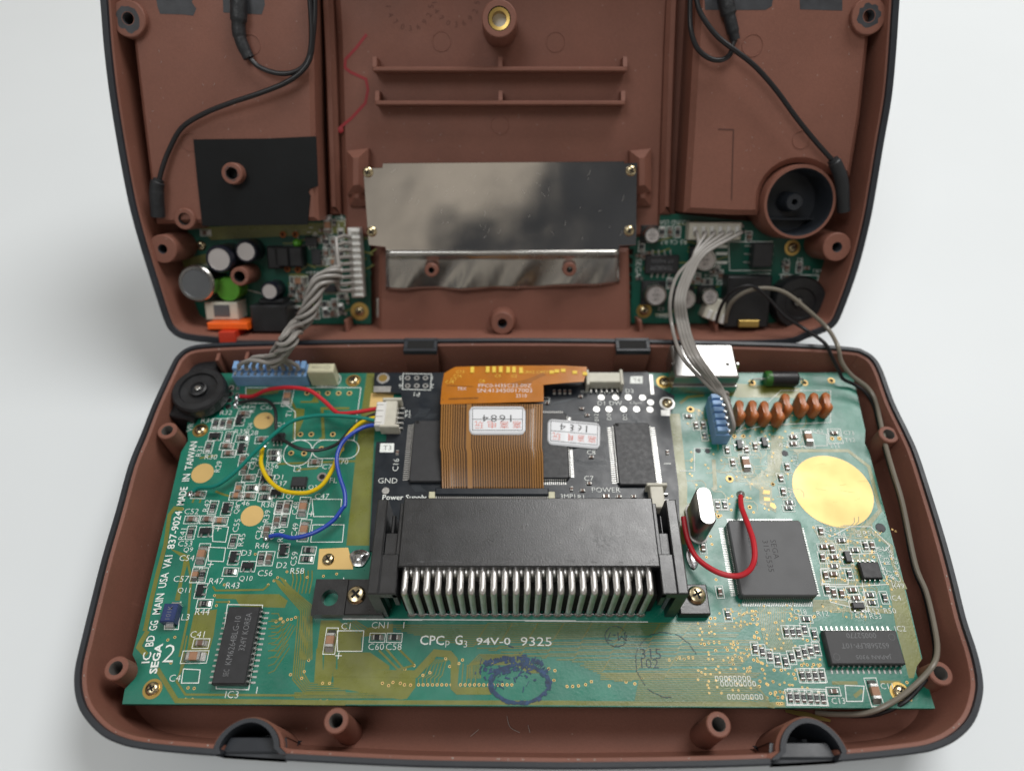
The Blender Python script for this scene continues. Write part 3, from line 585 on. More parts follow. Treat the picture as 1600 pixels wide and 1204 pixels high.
# the wide bus in front of the slot
jogs = (760, 800, 842, 884, 930, 985, 1040, 1090)
for i in range(30):
    y = 976+i*3.0; t = (y-979)/55; x0 = 612+t*(120+170*min(1, t)) if t > 0 else 610
    if y > 1036: x0 = 900+(y-1036)*2.2
    pts = [(x0, y)]
    for jx in jogs:
        xj = jx-(y-976)*.62
        if xj > pts[-1][0]+6 and pts[-1][1] > 975: pts += [(xj, pts[-1][1]), (xj+3, pts[-1][1]-3)]
    pts.append((1150+((i*37) % 40), pts[-1][1])); TR.strip([at(*p, ZB) for p in pts], .24, ZT)
for i in range(16): y = 1052+i*2.9; TR.strip([at(*p, ZB) for p in ((1000-i*.6 if i > 3 else 938, y), (1160+i*3-(i > 9)*(i-9)*8, y), (1180+i*2, y+14-i*.3))], .24, ZT)
for i in range(14): tr('I', .2, (540+i*13, 830), (560+i*11, 980), (580+i*11, 1060-i*6), (640+i*10, 1110))
for i in range(10): tr('F', .26, (520+i*9, 940+i*6), (600+i*10, 870+i*4), (640+i*8, 880), (640+i*8, 760)); tr('F', .24, (590+i*8, 960), (590+i*8, 1060), (690, 1120-i*3))
for i in range(6): tr('F', .34, (440, 345+i*11), (620, 345+i*11), (700+i*12, 400))
for i in range(12): tr('F', .22, (660+i*6, 640), (660+i*6, 820-i*2), (620+i*8, 860))
for i in range(9): tr('I', .26, (890+i*14, 350+i*9), (930+i*14, 420+i*4), (930+i*14, 700)); tr('I', .26, (880, 790+i*8), (980+i*9, 790+i*8), (1050+i*10, 860))
tr('F', 1.0, (800, 735), (1140, 735), (1270, 835), (1340, 1110), (1270, 1195)); tr('I', 1.0, (1300, 230), (1170, 370), (1120, 340)); tr('I', .9, (1240, 360), (1370, 450), (1380, 560), (1460, 720)); tr('F', 1.1, (300, 790), (310, 970), (290, 980)); tr('F', .9, (90, 440), (140, 400), (240, 390)); tr('F', .8, (150, 470), (200, 480), (210, 520))
tr('I', 1.2, (1000, 790), (1240, 850), (1370, 860)); tr('J', .8, (600, 745), (760, 745)); tr('J', .7, (900, 740), (1030, 740)); tr('J', .9, (740, 830), (790, 790))
for k in range(230):
    x0 = random.uniform(1130, 1345); y0 = random.uniform(640, 790) if k < 90 else random.uniform(820, 965)
    if k < 90: x0 = random.uniform(1070, 1240)
    if 1120 < x0 < 1290 and 790 < y0 < 950: x0 = random.uniform(1290, 1350)
    l = random.uniform(6, 22); s = random.choice((-1, 1)); TR.strip([at(*q, ZB) for q in ((x0, y0), (x0+l, y0), (x0+l+6, y0+6*s), (x0+l+6, y0+14*s))], .24, ZT)
TR.build('copper_traces', 'olive', bd, smooth=False, stuff=True)
# gold pads
def pad(name, c, pts, z=ZB+.06, m='gold'):
    b = MB(); b.prism([at(*P(c, *p), ZB) for p in pts], ZB-.2, z); return b.build(name, m, bd)
for px, py, r in ((412, 657, 2.9), (316.5, 739, 3.1), (394, 805.5, 3.05), (1301, 766, 11.0)):
    x, y = at(px, py, ZB); b = MB(); b.lathe(x, y, [(r, ZB), (r, ZB+.06), (.001, ZB+.06)], 40); b.build('gold_pad', 'gold', bd)
pad('gold_pad', 'G', ((95, 585), (320, 575), (360, 745), (80, 745))); pad('gold_pad', 'D', ((100, 370), (275, 365), (270, 480), (85, 480)))
pad('gold_pad', 'I', ((565, 100), (612, 105), (610, 128), (568, 125))); pad('gold_pad', 'I', ((573, 145), (612, 148), (612, 170), (575, 168))); pad('gold_pad', 'I', ((615, 178), (640, 185), (652, 210), (640, 220), (612, 200)))
b = MB(); x, y = at(*P('G', 410, 660), ZB)
b.loft([[(x+r*math.cos(t)*(1+.15*math.sin(3*t)), y+r*math.sin(t)*(1.05+.1*math.cos(2*t)), ZB+z) for t in [2*PI*i/24 for i in range(24)]] for r, z in ((2.7, 0), (2.4, .5), (1.5, .8), (1.2, 1.1), (.5, 1.3))], False, True); b.build('solder_blob', 'solder', bd)
b = MB(); x, y = at(*P('H', 1405, 655), ZB); b.loft([[(x+r*.75*math.cos(t), y+r*1.6*math.sin(t), ZB+z) for t in [2*PI*i/20 for i in range(20)]] for r, z in ((2.1, 0), (1.9, .4), (.9, .7))], False, True); b.build('solder_blob', 'solder', bd)
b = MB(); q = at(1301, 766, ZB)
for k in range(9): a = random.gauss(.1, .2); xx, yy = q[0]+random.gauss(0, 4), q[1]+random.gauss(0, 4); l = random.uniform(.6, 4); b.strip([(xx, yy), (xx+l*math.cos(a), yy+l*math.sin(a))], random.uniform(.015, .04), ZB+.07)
for px, py in ((418, 652), (416, 654)):
    q = at(px, py, ZB)
    for k in range(5): a = random.uniform(0, PI); b.strip([(q[0]+random.gauss(0, .5), q[1]+random.gauss(0, .4)), (q[0]+random.gauss(0, .6), q[1]+random.gauss(0, .4))], random.uniform(.03, .16), ZB+.07)
b.build('scratch_and_shade_lines', 'brown2', bd, smooth=False, stuff=True)  # big disc: dark streaks stand for a wire's shadow; small pad: stains
b = MB()
for k in range(300):
    px, py = (random.uniform(1085, 1285), random.uniform(945, 1095)) if k < 150 else (random.uniform(1285, 1400), random.uniform(825, 965)) if k < 230 else (random.uniform(1070, 1240), random.uniform(640, 800)); q = at(px, py, ZB); b.ring(*q, .12, .27, ZB+.1, 8)
b.build('fine_vias', 'gold', bd, smooth=False, stuff=True)
# screws on the board
for c, x, y in (('A', 1385, 235), ('A', 320, 580), ('C', 497, 490), ('G', 163, 662), ('E', 1190, 175), ('J', 1030, 800)):
    q = at(*P(c, x, y), ZB+.6); b = MB(); b.ring(*q, 1.2, 2.3, ZB+.05, 24); b.build('gold_washer', 'brass', bd); inst('screw', ME['screw'], bd, *q, ZB+.06, random.random())
# surface-mount parts
def smd(k, c, x, y, o, box=True, jit=True):
    q = at(*P(c, x, y), ZB+.4); r = (0 if o == 'h' else PI/2 if o == 'v' else PI if o == 'H' else -PI/2)+(random.uniform(-.03, .03) if jit else 0)
    inst(NM[k], ME[k], bd, *q, ZB+.02, r)
    if box and k in DIM:
        a, d = DIM[k]; a += .5; d += .4; SK.strip(xf([(-a/2, -d/2), (a/2, -d/2), (a/2, d/2), (-a/2, d/2)], *q, r), .17, ZS, True)
for k, c, l in (
    ('res', 'A', ((430, 540, 'v'), (478, 540, 'v'), (520, 630, 'v'), (615, 640, 'h'), (380, 700, 'v'), (835, 740, 'h'), (835, 782, 'h'), (680, 985, 'h'), (775, 1050, 'h'), (875, 1120, 'v'))),
    ('cap', 'A', ((528, 535, 'v'), (505, 695, 'h'), (520, 745, 'h'), (750, 650, 'h'), (770, 990, 'h'), (660, 1040, 'h'), (310, 1030, 'h'), (1120, 808, 'h'), (925, 1115, 'v'), (620, 790, 'v'), (630, 850, 'v'), (660, 915, 'h'), (625, 470, 'h'), (770, 880, 'h'))),
    ('bcap', 'A', ((930, 355, 'v'), (1040, 1120, 'v'))), ('tcap', 'A', ((590, 990, 'v'), (575, 1040, 'h'))),
    ('sot', 'A', ((597, 515, 'v'), (425, 625, 'h'), (612, 712, 'v'), (785, 925, 'h'), (855, 1020, 'H'))),
    ('cap', 'B', ((350, 225, 'h'), (460, 225, 'h'), (875, 300, 'v'), (945, 235, 'v'), (1015, 140, 'v'), (415, 1085, 'h'), (890, 495, 'v'))),
    ('res', 'B', ((500, 140, 'v'), (345, 315, 'v'), (640, 375, 'v'), (835, 495, 'v'), (1150, 500, 'h'), (995, 230, 'v'), (960, 140, 'v'), (425, 610, 'v'), (620, 588, 'h'), (440, 810, 'h'))),
    ('dcap', 'B', ((1165, 440, 'h'),)), ('tcap', 'B', ((550, 235, 'h'), (380, 610, 'v'))), ('bcap', 'B', ((1135, 300, 'v'), (425, 470, 'v'))),
    ('sot', 'B', ((595, 150, 'v'), (450, 310, 'h'), (645, 490, 'v'), (745, 550, 'h'), (990, 440, 'v'), (415, 720, 'v'))),
    ('bcap', 'C', ((740, 310, 'h'),)), ('bcap', 'K', ((205, 255, 'v'),)), ('dcap', 'K', ((470, 237, 'h'), (567, 237, 'h')))):
    for x, y, o in l: smd(k, c, x, y, o)
for k, c, l in (
    ('mdc', 'F', ((145, 520, 'h'), (385, 730, 'v'), (505, 725, 'v'), (560, 705, 'v'), (760, 835, 'v'), (720, 905, 'v'), (735, 990, 'v'), (800, 650, 'h'), (800, 692, 'h'), (1055, 625, 'h'), (420, 808, 'v'), (190, 575, 'v'), (235, 575, 'v'))),
    ('mres', 'F', ((245, 640, 'v'), (775, 1058, 'h'), (770, 1092, 'h'), (325, 1070, 'v'), (370, 1070, 'v'))), ('bcap', 'F', ((500, 815, 'v'), (890, 655, 'v'))), ('sot', 'F', ((460, 700, 'v'), (615, 685, 'v'))),
    ('mdc', 'I', ((195, 460, 'v'), (300, 735, 'v'), (930, 355, 'v'), (950, 455, 'h'), (1000, 465, 'v'), (940, 520, 'v'), (960, 630, 'v'), (1010, 625, 'h'), (970, 720, 'v'), (1010, 740, 'v'), (1060, 745, 'v'), (1130, 725, 'h'), (1150, 775, 'h'), (1015, 520, 'h'), (1250, 445, 'v'))),
    ('mres', 'I', ((1060, 415, 'h'), (1145, 475, 'h'), (1210, 445, 'v'), (1015, 575, 'h'), (1110, 625, 'v'), (1240, 755, 'h'), (1250, 803, 'h'), (1330, 770, 'v'), (350, 880, 'v'), (840, 905, 'h'), (715, 985, 'v'), (755, 985, 'v'), (793, 985, 'v'), (830, 970, 'v'), (890, 1000, 'v'),
        (520, 1088, 'v'), (565, 1105, 'v'), (612, 1135, 'v'), (660, 1160, 'v'), (710, 1170, 'v'), (750, 1145, 'v'), (790, 1122, 'v'), (830, 1112, 'v'), (868, 1103, 'v'), (905, 1090, 'v'))),
    ('sot', 'I', ((1095, 520, 'v'), (1160, 825, 'h'))),
    ('mres', 'J', ((415, 698, 'v'), (455, 698, 'v'), (497, 698, 'v'), (538, 695, 'v'), (340, 830, 'v'), (382, 832, 'v'), (424, 834, 'v'), (464, 836, 'v'), (505, 838, 'v'), (546, 840, 'v'))), ('mdc', 'J', ((612, 797, 'h'),)), ('bcap', 'J', ((865, 800, 'v'),))):
    for x, y, o in l: smd(k, c, x, y, o)
# blue inductor
x, y = at(*P('B', 215, 885), ZB+1.5); b = MB(); b.box(x-1.9, x+1.6, y-2.3, y+2.3, ZB+.2, ZB+3, .25); b.cur = 1; b.box(x-1.0, x+1.0, y-3.2, y-2.2, ZB, ZB+1.2, .1); b.box(x-1, x+1, y+2.2, y+3.2, ZB, ZB+1.2, .1); il = b.build('inductor', ['bluedk', 'tin'], bd)
b = MB(); text(b, '101K', x-.1, y, ZB+3.02, 1.1, PI/2); IND = (b, il)
sbox('B', (175, 830), (280, 800), (262, 990), (165, 990))
# memory chips, processor, small amplifier
r3 = rect_of(((354, 947), (401, 947), (389, 1068), (333, 1068)), ZB+2.5, at)
ic3 = sop(bd, 'memory_chip', r3, ZB, 2.5, 14, 'lr', pitch=1.27, lab='black memory chip left of the slot with two rows of leads')
r2 = rect_of(((1289, 985), (1402, 983), (1413, 1036), (1298, 1038)), ZB+2.5, at)
ic2 = sop(bd, 'memory_chip', r2, ZB, 2.5, 14, 'tb', pitch=1.27, lab='grey memory chip in the near right corner, printing upside down', body='chipm')
rq = rect_of(((1140, 812), (1254, 812), (1276, 930), (1155, 930)), ZB+3.2, at)
icq = qfp(bd, 'processor_chip', rq, ZB, 3.2, 40, 'lrtb', lw=.2, ll=1.7, body='chipg', lab='large square grey processor chip under a red wire')
r4 = rect_of(PL('I', (1175, 550), (1300, 546), (1310, 648), (1190, 655)), ZB+1.6, at)
ic4 = sop(bd, 'amplifier_chip', r4, ZB, 1.6, 4, 'tb', 'slead', 1.27)
rq3 = rect_of(PL('A', (955, 905), (1060, 905), (1060, 975), (955, 975)), ZB+1.4, at); sop(bd, 'transistor_chip', rq3, ZB, 1.4, 4, 'b', 'slead', 1.0)
rq4 = rect_of(PL('A', (820, 600), (905, 600), (905, 655), (820, 655)), ZB+1.4, at); sop(bd, 'transistor_chip', rq4, ZB, 1.4, 3, 'b', 'slead', 1.1)
def ctext(c, mn, items, z):
    b = MB(); 
    for s, x, y, h, r, wd in items: text(b, s, x, y, z, h, math.radians(r), wd)
    CT.append((b, c, mn))
CT = []
cx, cy = (r3[0]+r3[1])/2, (r3[2]+r3[3])/2
ctext(ic3, 'inkgrey', (('KM6264BLG-10', cx-1.0, cy+1.0, 1.45, 90, 11.5), ('324Y KOREA', cx+1.5, cy+3.0, 1.45, 90, 9.0), ('SEC', cx-1.0, cy-6.6, 1.3, 90, 1.6)), ZB+2.52)
cx, cy = (r2[0]+r2[1])/2, (r2[2]+r2[3])/2
ctext(ic2, 'inkgrey', (('JAPAN 9305', cx+1.6, cy-2.2, 1.2, 180, 8.5), ('65256BLFP-10T', cx+.3, cy+.3, 1.2, 180, 11.5), ('00052770', cx, cy+2.7, 1.2, 180, 7.2)), ZB+2.52)
cx, cy = (rq[0]+rq[1])/2, (rq[2]+rq[3])/2
ctext(icq, 'ink', (('SEGA', cx+1.2, cy+2, 1.4, -90, 5.2), ('315-5535', cx-.9, cy+.2, 1.4, -90, 8.5), ('9322KXX3D', cx-4.6, cy+2.4, 1.2, -90, 9.5)), ZB+3.22)
for (xx, yy), rr, zz, c, rad in (((rq[0]+2.2, rq[3]-2.6), 0, ZB+3.21, icq, .7), ((rq[1]-2.3, rq[2]+2.6), 0, ZB+3.21, icq, .7), ((r2[1]-1.5, r2[3]-1.6), 0, ZB+2.51, ic2, .8), ((r2[0]+1.6, r2[2]+1.7), 0, ZB+2.51, ic2, .8)):
    b = MB(); b.ring(xx, yy, rad*.86, rad, zz, 20); b.build('mould_mark', 'inkdark', c)
# silk boxes and through holes
sbox('A', (640, 292), (1440, 292), (1392, 655), (980, 655), (985, 460), (905, 400), (645, 400)); sbox('C', (930, 15), (1130, 18), (1050, 498), (865, 492)); sbox('B', (1190, 88), (1395, 88), (1385, 208), (1200, 208)); sbox('B', (1195, 265), (1412, 265), (1400, 385), (1180, 385))
sbox('K', (245, 200), (395, 200), (385, 316), (245, 316)); sbox('K', (275, 133), (1600, 143), closed=False, w_=.25); sbox('L', (0, 145), (700, 150), closed=False, w_=.22); sbox('B', (500, 270), (610, 280), (590, 385), (500, 380)); sbox('B', (470, 420), (590, 425), (575, 520), (470, 515)); sbox('C', (680, 380), (775, 385), (765, 460), (668, 460)); sbox('G', (285, 810), (283, 1135), (900, 1142), closed=False, w_=.22)
sbox('F', (90, 862), (180, 862), (180, 720), (285, 720), closed=False); sbox('F', (720, 360), (1030, 360), (1030, 560), (640, 575), (440, 615)); sbox('F', (780, 630), (910, 620), (1005, 635), (1010, 705), (800, 710)); sbox('I', (880, 330), (1000, 390), (1110, 330), (1240, 330), (1360, 450), (1330, 480)); sbox('F', (1010, 600), (1090, 600), (1110, 690), (1020, 690)); sbox('I', (265, 160), (345, 160), (348, 222), (275, 222)); sbox('J', (680, 760), (800, 765), (790, 860), (690, 860)); sbox('I', (1170, 500), (1280, 495), (1350, 690), (1190, 700)); sbox('I', (930, 590), (1100, 590), (1100, 690), (940, 690)); sbox('I', (960, 700), (1190, 700), (1230, 860), (990, 800)); sbox('I', (905, 910), (1380, 905)); sbox('J', (320, 780), (560, 785), (570, 885), (318, 885)); sbox('J', (400, 655), (550, 655), (560, 745), (405, 745))
for k in range(8):
    for j, yy in enumerate((470, 500, 575)): a = at(*P('L', 1120+k*26+(40 if j == 2 else 0)-(30 if j == 0 else 0), yy), ZB); SK.strip(rrect(a[0]-.32, a[0]+.32, a[1]-.5, a[1]+.5, .2, 2), .14, ZS, True)
def pill(c, x0, x1, y0, y1):
    a = at(*P(c, x0, (y0+y1)/2), ZB); d = at(*P(c, x1, (y0+y1)/2), ZB); t_ = at(*P(c, x0, y0), ZB); u_ = at(*P(c, x0, y1), ZB); h2 = abs(t_[1]-u_[1])/2; SK.strip(rrect(a[0], d[0], a[1]-h2, a[1]+h2, min(h2, (d[0]-a[0])/2)*.98, 8), .22, ZS, True)
pill('A', 905, 1100, 655, 835); pill('A', 1105, 1425, 655, 782); pill('A', 1110, 1300, 190, 285); pill('K', 470, 520, 30, 40)
HM = {}
def hole(c, x, y, r=.85, m=0, par=None, z=ZB, mm=('gold', 'solder'), k=.55, inn='hole'):
    q = at(*P(c, x, y), z)
    if (r, m, mm, inn) not in HM: b = MB(); b.lathe(0, 0, [(r, .02), (r*.93, .12), (r*k, .12)], 16); b.cur = 1; b.disc(0, 0, r*(k+.05), .04, 12); HM[(r, m, mm, inn)] = b.mesh('plated_hole', [mm[m], inn])
    inst('plated_hole', HM[(r, m, mm, inn)], par or bd, q[0], q[1], z)
for x in (1065, 1140, 1210, 1285, 1360): hole('A', x, 330)
for x, y in ((1020, 615), (1095, 615), (1245, 615), (955, 745), (1045, 748), (1165, 715), (1305, 718)): hole('A', x, y)
hole('A', 1170, 910, 1.5, 1)
for x, y in ((540, 292), (535, 335), (528, 378), (520, 422)): hole('A', x, y, .95, 1); hole('A', x+48, y+4, .6, 1)
for c, x, y in (('F', 400, 912), ('F', 155, 478), ('F', 540, 312), ('F', 868, 312), ('F', 1035, 298)): hole(c, x, y, 1.15)
for c, x, y in (('F', 1040, 660), ('F', 1085, 660), ('F', 430, 645), ('F', 485, 645), ('F', 670, 945), ('I', 485, 208), ('I', 290, 265), ('I', 630, 65)): hole(c, x, y, .6)
vias = [P('K', 705+i*26.5, 506) for i in range(21)]+[P('C', *q) for q in ((705, 487), (740, 490), (690, 552), (730, 552), (1287, 412), (1350, 432), (1390, 330), (1458, 562), (1496, 562), (1365, 395), (1205, 112), (1228, 95), (1245, 112), (1270, 100), (1292, 98), (1315, 87), (630, 200), (590, 215), (608, 345))]
vias += [P('B', *q) for q in ((580, 680), (885, 680), (925, 652), (950, 630), (1000, 655), (512, 755), (1155, 628), (1360, 605), (1268, 620), (610, 800), (525, 825), (795, 468), (265, 155), (290, 155), (975, 915), (1015, 590))]
vias += [P('K', *q) for q in ((160, 497), (200, 497), (500, 497), (560, 492), (602, 497), (660, 507), (680, 397), (628, 418), (860, 357), (885, 358), (955, 365), (935, 385), (1130, 378), (148, 598), (187, 598), (730, 452), (770, 437), (882, 402), (535, 510), (625, 506), (1445, 415), (1480, 425), (1475, 480))]
vias += [P('L', *q) for q in ((135, 415), (165, 480), (240, 515), (272, 515), (305, 512), (345, 505), (378, 488), (480, 512), (545, 478), (575, 490), (625, 500), (668, 468), (820, 365), (860, 360), (880, 352), (905, 360), (930, 352), (955, 352), (1000, 270), (1020, 275), (1045, 268), (1075, 266), (1105, 266), (1140, 295), (1085, 312), (1150, 308), (1185, 278), (1208, 268), (1195, 340), (1180, 355), (1165, 378), (1185, 388), (1220, 350), (1245, 325), (1260, 302), (1283, 302), (1265, 432), (1245, 450), (1300, 365), (1325, 372), (1350, 385), (1352, 420), (1280, 408), (1335, 485), (1380, 505), (1332, 515), (1410, 488), (1425, 548), (1450, 545), (1475, 550), (1438, 578), (1465, 575), (1375, 580), (1435, 612), (1460, 612), (1305, 230), (1330, 242), (1318, 208), (1320, 160), (1295, 135), (1295, 88), (1218, 105), (1240, 110), (1080, 128), (1055, 130), (1050, 175), (1225, 175))]
vias += [P('I', *q) for q in ((500, 857), (525, 860), (535, 905), (520, 880), (530, 940), (515, 1020), (540, 1025), (735, 910), (775, 900), (845, 905), (890, 890), (975, 575), (1000, 642), (1080, 665), (1110, 685), (1140, 690), (1240, 500), (1210, 400), (1130, 570), (985, 385), (885, 335), (930, 470), (845, 1040), (180, 470), (215, 520), (205, 570), (235, 600), (275, 660), (140, 800), (190, 780), (250, 440), (240, 390), (270, 250), (305, 260), (370, 225), (470, 150), (375, 140), (510, 240), (1400, 620), (1205, 725), (1260, 520), (1260, 490))]
vias += [P('J', *q) for q in ((410, 635), (445, 632), (485, 630), (525, 632), (375, 665), (360, 690), (370, 718), (238, 665), (165, 660), (150, 735), (192, 752), (232, 738), (215, 810), (245, 805), (275, 800), (300, 805), (192, 838), (262, 835), (290, 838), (1068, 742), (1092, 850), (270, 875), (283, 665), (135, 610), (158, 620))]
for px, py in vias[:298]: inst('via', ME['via'], bd, *at(px, py, ZB), ZB+.01)
# text of the board
for s, y0, y1 in (('IC', 1035, 1018), ('BD', 1009, 992), ('GG', 984, 969), ('MAIN', 959, 926.5), ('USA', 917.5, 894), ('VA1', 887, 867), ('837-9024', 857, 798), ('MADE', 788.7, 760.5), ('IN', 751.5, 740), ('TAIWAN', 733.5, 689.6)):
    f = lambda y: at(234+(1035-y)/345*75, y, ZB); span(SK, s, f(y0), f(y1), ZS, 2.0, .01)
for s, c, x, y, r in (('R32', 'A', 505, 465, 0), ('R31', 'A', 320, 735, 90), ('R30', 'A', 400, 772, 0), ('R29', 'A', 450, 840, 90), ('R33', 'A', 690, 430, 90), ('C67', 'A', 788, 430, 0), ('C44', 'A', 620, 425, 0), ('R34', 'A', 375, 520, 0), ('R35', 'A', 605, 597, 0), ('R28', 'A', 685, 605, 0), ('R56', 'A', 825, 835, 0), ('D1', 'A', 870, 912, 0), ('R37', 'A', 880, 957, 0),
    ('L2', 'A', 1000, 857, 0), ('C7', 'A', 1205, 840, 0), ('C70', 'A', 1305, 805, 0), ('FL', 'A', 1250, 935, 0), ('Q3', 'A', 1105, 985, 0), ('C47', 'A', 1170, 1045, 0), ('Q7', 'A', 950, 1048, 0), ('C46', 'A', 620, 1092, 0), ('R38', 'A', 795, 1103, 0), ('T1', 'A', 940, 475, 90), ('VR1', 'A', 258, 560, 90), ('R42', 'A', 370, 1110, 90), ('C52', 'A', 265, 1150, 0), ('Q6', 'A', 670, 560, 90), ('C51', 'A', 730, 800, 90), ('C43', 'A', 690, 820, 90), ('Q4', 'A', 885, 548, 0), ('C69', 'A', 1195, 268, 0),
    ('Q8', 'B', 670, 160, 90), ('R39', 'B', 875, 205, 90), ('C55', 'B', 665, 270, 90), ('R45', 'B', 700, 370, 90), ('C36', 'B', 822, 320, 90), ('R46', 'B', 845, 410, 0), ('R41', 'B', 290, 330, 90), ('C53', 'B', 310, 395, 0), ('Q9', 'B', 330, 440, 0), ('C54', 'B', 322, 495, 0), ('D3', 'B', 735, 460, 0), ('D2', 'B', 980, 545, 0), ('C59', 'B', 1065, 500, 90), ('C49', 'B', 1070, 300, 90), ('C48', 'B', 1075, 150, 90), ('R40', 'B', 975, 340, 90), ('C40', 'B', 915, 320, 90),
    ('R58', 'B', 1088, 585, 0), ('C56', 'B', 865, 600, 0), ('Q10', 'B', 730, 640, 0), ('R47', 'B', 525, 655, 0), ('R43', 'B', 640, 685, 0), ('C57', 'B', 282, 640, 0), ('Q11', 'B', 300, 722, 0), ('R44', 'B', 430, 868, 0), ('L3', 'B', 312, 905, 0), ('C41', 'B', 395, 1025, 0), ('C1', 'B', 1425, 968, 0), ('+', 'B', 1185, 190, 0), ('+', 'B', 540, 290, 0), ('+', 'B', 485, 540, 0), ('+', 'C', 1560, 305, 0),
    ('C4', 'C', 632, 432, 0), ('IC3', 'C', 955, 525, 0), ('1', 'C', 1097, 500, 0), ('CN1', 'K', 487, 168, 0), ('1', 'K', 622, 168, 0), ('C60', 'K', 465, 290, 0), ('C58', 'K', 565, 290, 0), ('C73', 'F', 1142, 625, 0), ('T12', 'F', 1150, 670, 0), ('T11', 'F', 1050, 706, 0), ('C62', 'F', 950, 612, 0), ('C32', 'F', 808, 800, 90), ('C37', 'F', 785, 1000, 90), ('R26', 'F', 740, 700, 0), ('C71', 'F', 650, 810, 0), ('C33', 'I', 985, 347, 0), ('R4', 'I', 1060, 380, 0), ('R51', 'I', 1225, 372, 0), ('R5', 'I', 1165, 372, 90), ('C10', 'I', 1315, 470, 0), ('C9', 'I', 1307, 530, 90),
    ('R8', 'I', 1365, 500, 90), ('C8', 'I', 1325, 608, 90), ('R3', 'I', 1343, 545, 90), ('C62', 'I', 1397, 560, 90), ('R7', 'I', 1360, 625, 90), ('C63', 'I', 1405, 640, 90), ('R49', 'I', 1412, 700, 0), ('C6', 'I', 1380, 665, 90), ('IC4', 'I', 1395, 775, 0), ('R52', 'I', 1258, 857, 0), ('R50', 'I', 1360, 855, 0), ('C61', 'I', 1178, 885, 0), ('R53', 'I', 1270, 890, 0), ('R12', 'I', 940, 872, 0), ('IC2', 'I', 1425, 967, 0), ('C18', 'I', 800, 862, 0), ('C13', 'J', 638, 857, 0), ('C11', 'J', 940, 765, 0)):
    st(s, c, x, y, 1.55 if c in 'ABCK' else 1.3, r)
span(SK, 'SEGA', at(*P('C', 528, 406), ZB), at(*P('C', 566, 235), ZB), ZS, 1.9, .03); st('2', 'C', 600, 292, 4.2, 90-90)
span(SK, 'CPC', at(*P('K', 712, 280), ZB), at(*P('K', 850, 282), ZB), ZS, 2.3, .012); st('p', 'K', 870, 275, 1.6); span(SK, 'G', at(*P('K', 912, 280), ZB), at(*P('K', 955, 280), ZB), ZS, 2.3, .012); st('3', 'K', 972, 275, 1.6); span(SK, '94V-0', at(*P('K', 1033, 280), ZB), at(*P('K', 1228, 280), ZB), ZS, 1.75, .012); span(SK, '9325', at(*P('K', 1285, 285), ZB), at(*P('K', 1462, 287), ZB), ZS, 2.1)
SK2 = MB(); ZS += .03 # blue ink stamp and dark stamps
def stamp(c, x, y, rx, ry, wd, wob=.08, a0=0, a1=2*PI, mb=SK2):
    q = at(*P(c, x, y), ZB); kx = abs(at(*P(c, x+rx, y), ZB)[0]-q[0]); ky = abs(at(*P(c, x, y+ry), ZB)[1]-q[1]); n = 40
    for i in range(n):
        if random.random() < .12: continue
        t0, t1 = a0+(a1-a0)*i/n, a0+(a1-a0)*(i+1)/n; r = 1+random.uniform(-wob, wob); mb.strip([(q[0]+kx*r*math.cos(t0), q[1]+ky*r*math.sin(t0)), (q[0]+kx*r*math.cos(t1), q[1]+ky*r*math.sin(t1))], wd*random.uniform(.6, 1.3), ZS+.01)
for k in range(3): stamp('K', 1275+k*4, 500, 165, 112, .62, .06)
stamp('K', 1240, 400, 160, 45, .9, .08, PI*.05, PI*.95); stamp('K', 1180, 400, 110, 30, .8, .2); stamp('K', 1330, 430, 90, 60, 1.0, .25, -.5, 2)
for k in range(75):
    q = at(*P('K', random.gauss(1235, 85), random.gauss(430, 45)), ZB); a = random.uniform(0, PI); l = random.uniform(.4, 1.6); SK2.strip([q, (q[0]+l*math.cos(a), q[1]+l*math.sin(a))], random.uniform(.12, .4), ZS+.012)
SK2.build('blue_ink_stamp', 'stamp', bd, smooth=False)
b = MB(); stamp('L', 518, 232, 62, 58, .22, .02, mb=b); q = at(*P('L', 518, 232), ZB); text(b, 'M-7', q[0], q[1], ZS+.012, 2.0, PI); stamp('L', 810, 390, 180, 190, .18, .02, PI*.1, PI*1.5, mb=b)
text(b, '315', *at(*P('L', 715, 330), ZB), ZS+.012, 2.4, 0); text(b, '102', *at(*P('L', 710, 385), ZB), ZS+.012, 2.2, 0); RS = b
# volume wheel
x, y = at(309, 606, ZB+6.0); vw = MB(); n = 64
vw.loft([[(x+(r*(1-.012*(i % 2) if k in (1, 2) else 1))*r_*math.cos(2*PI*i/n), y+(r*(1-.012*(i % 2) if k in (1, 2) else 1))*r_*math.sin(2*PI*i/n), z) for i in range(n)] for k, (r, z, r_) in enumerate(((7.7, ZB+1.5, 1), (7.9, ZB+2.2, 1), (7.9, ZB+5.2, 1), (7.3, ZB+5.8, 1), (5.6, ZB+5.9, 1), (5.3, ZB+5.2, 1), (2.7, ZB+5.0, 1), (2.5, ZB+6.0, 1), (2.0, ZB+6.2, 1), (1.7, ZB+5.6, 1)))], False, True); wh = vw.build('volume_wheel', 'black', bd)
b = MB(); b.lathe(x, y, [(.9, ZB+5.5), (.8, ZB+6.2), (.3, ZB+6.4), (.001, ZB+6.4)], 16); b.build('wheel_pin', 'steel', wh); b = MB(); b.lathe(x, y, [(3, ZB), (3, ZB+1.6)], 20, False, True); b.build('wheel_base', 'black', wh)
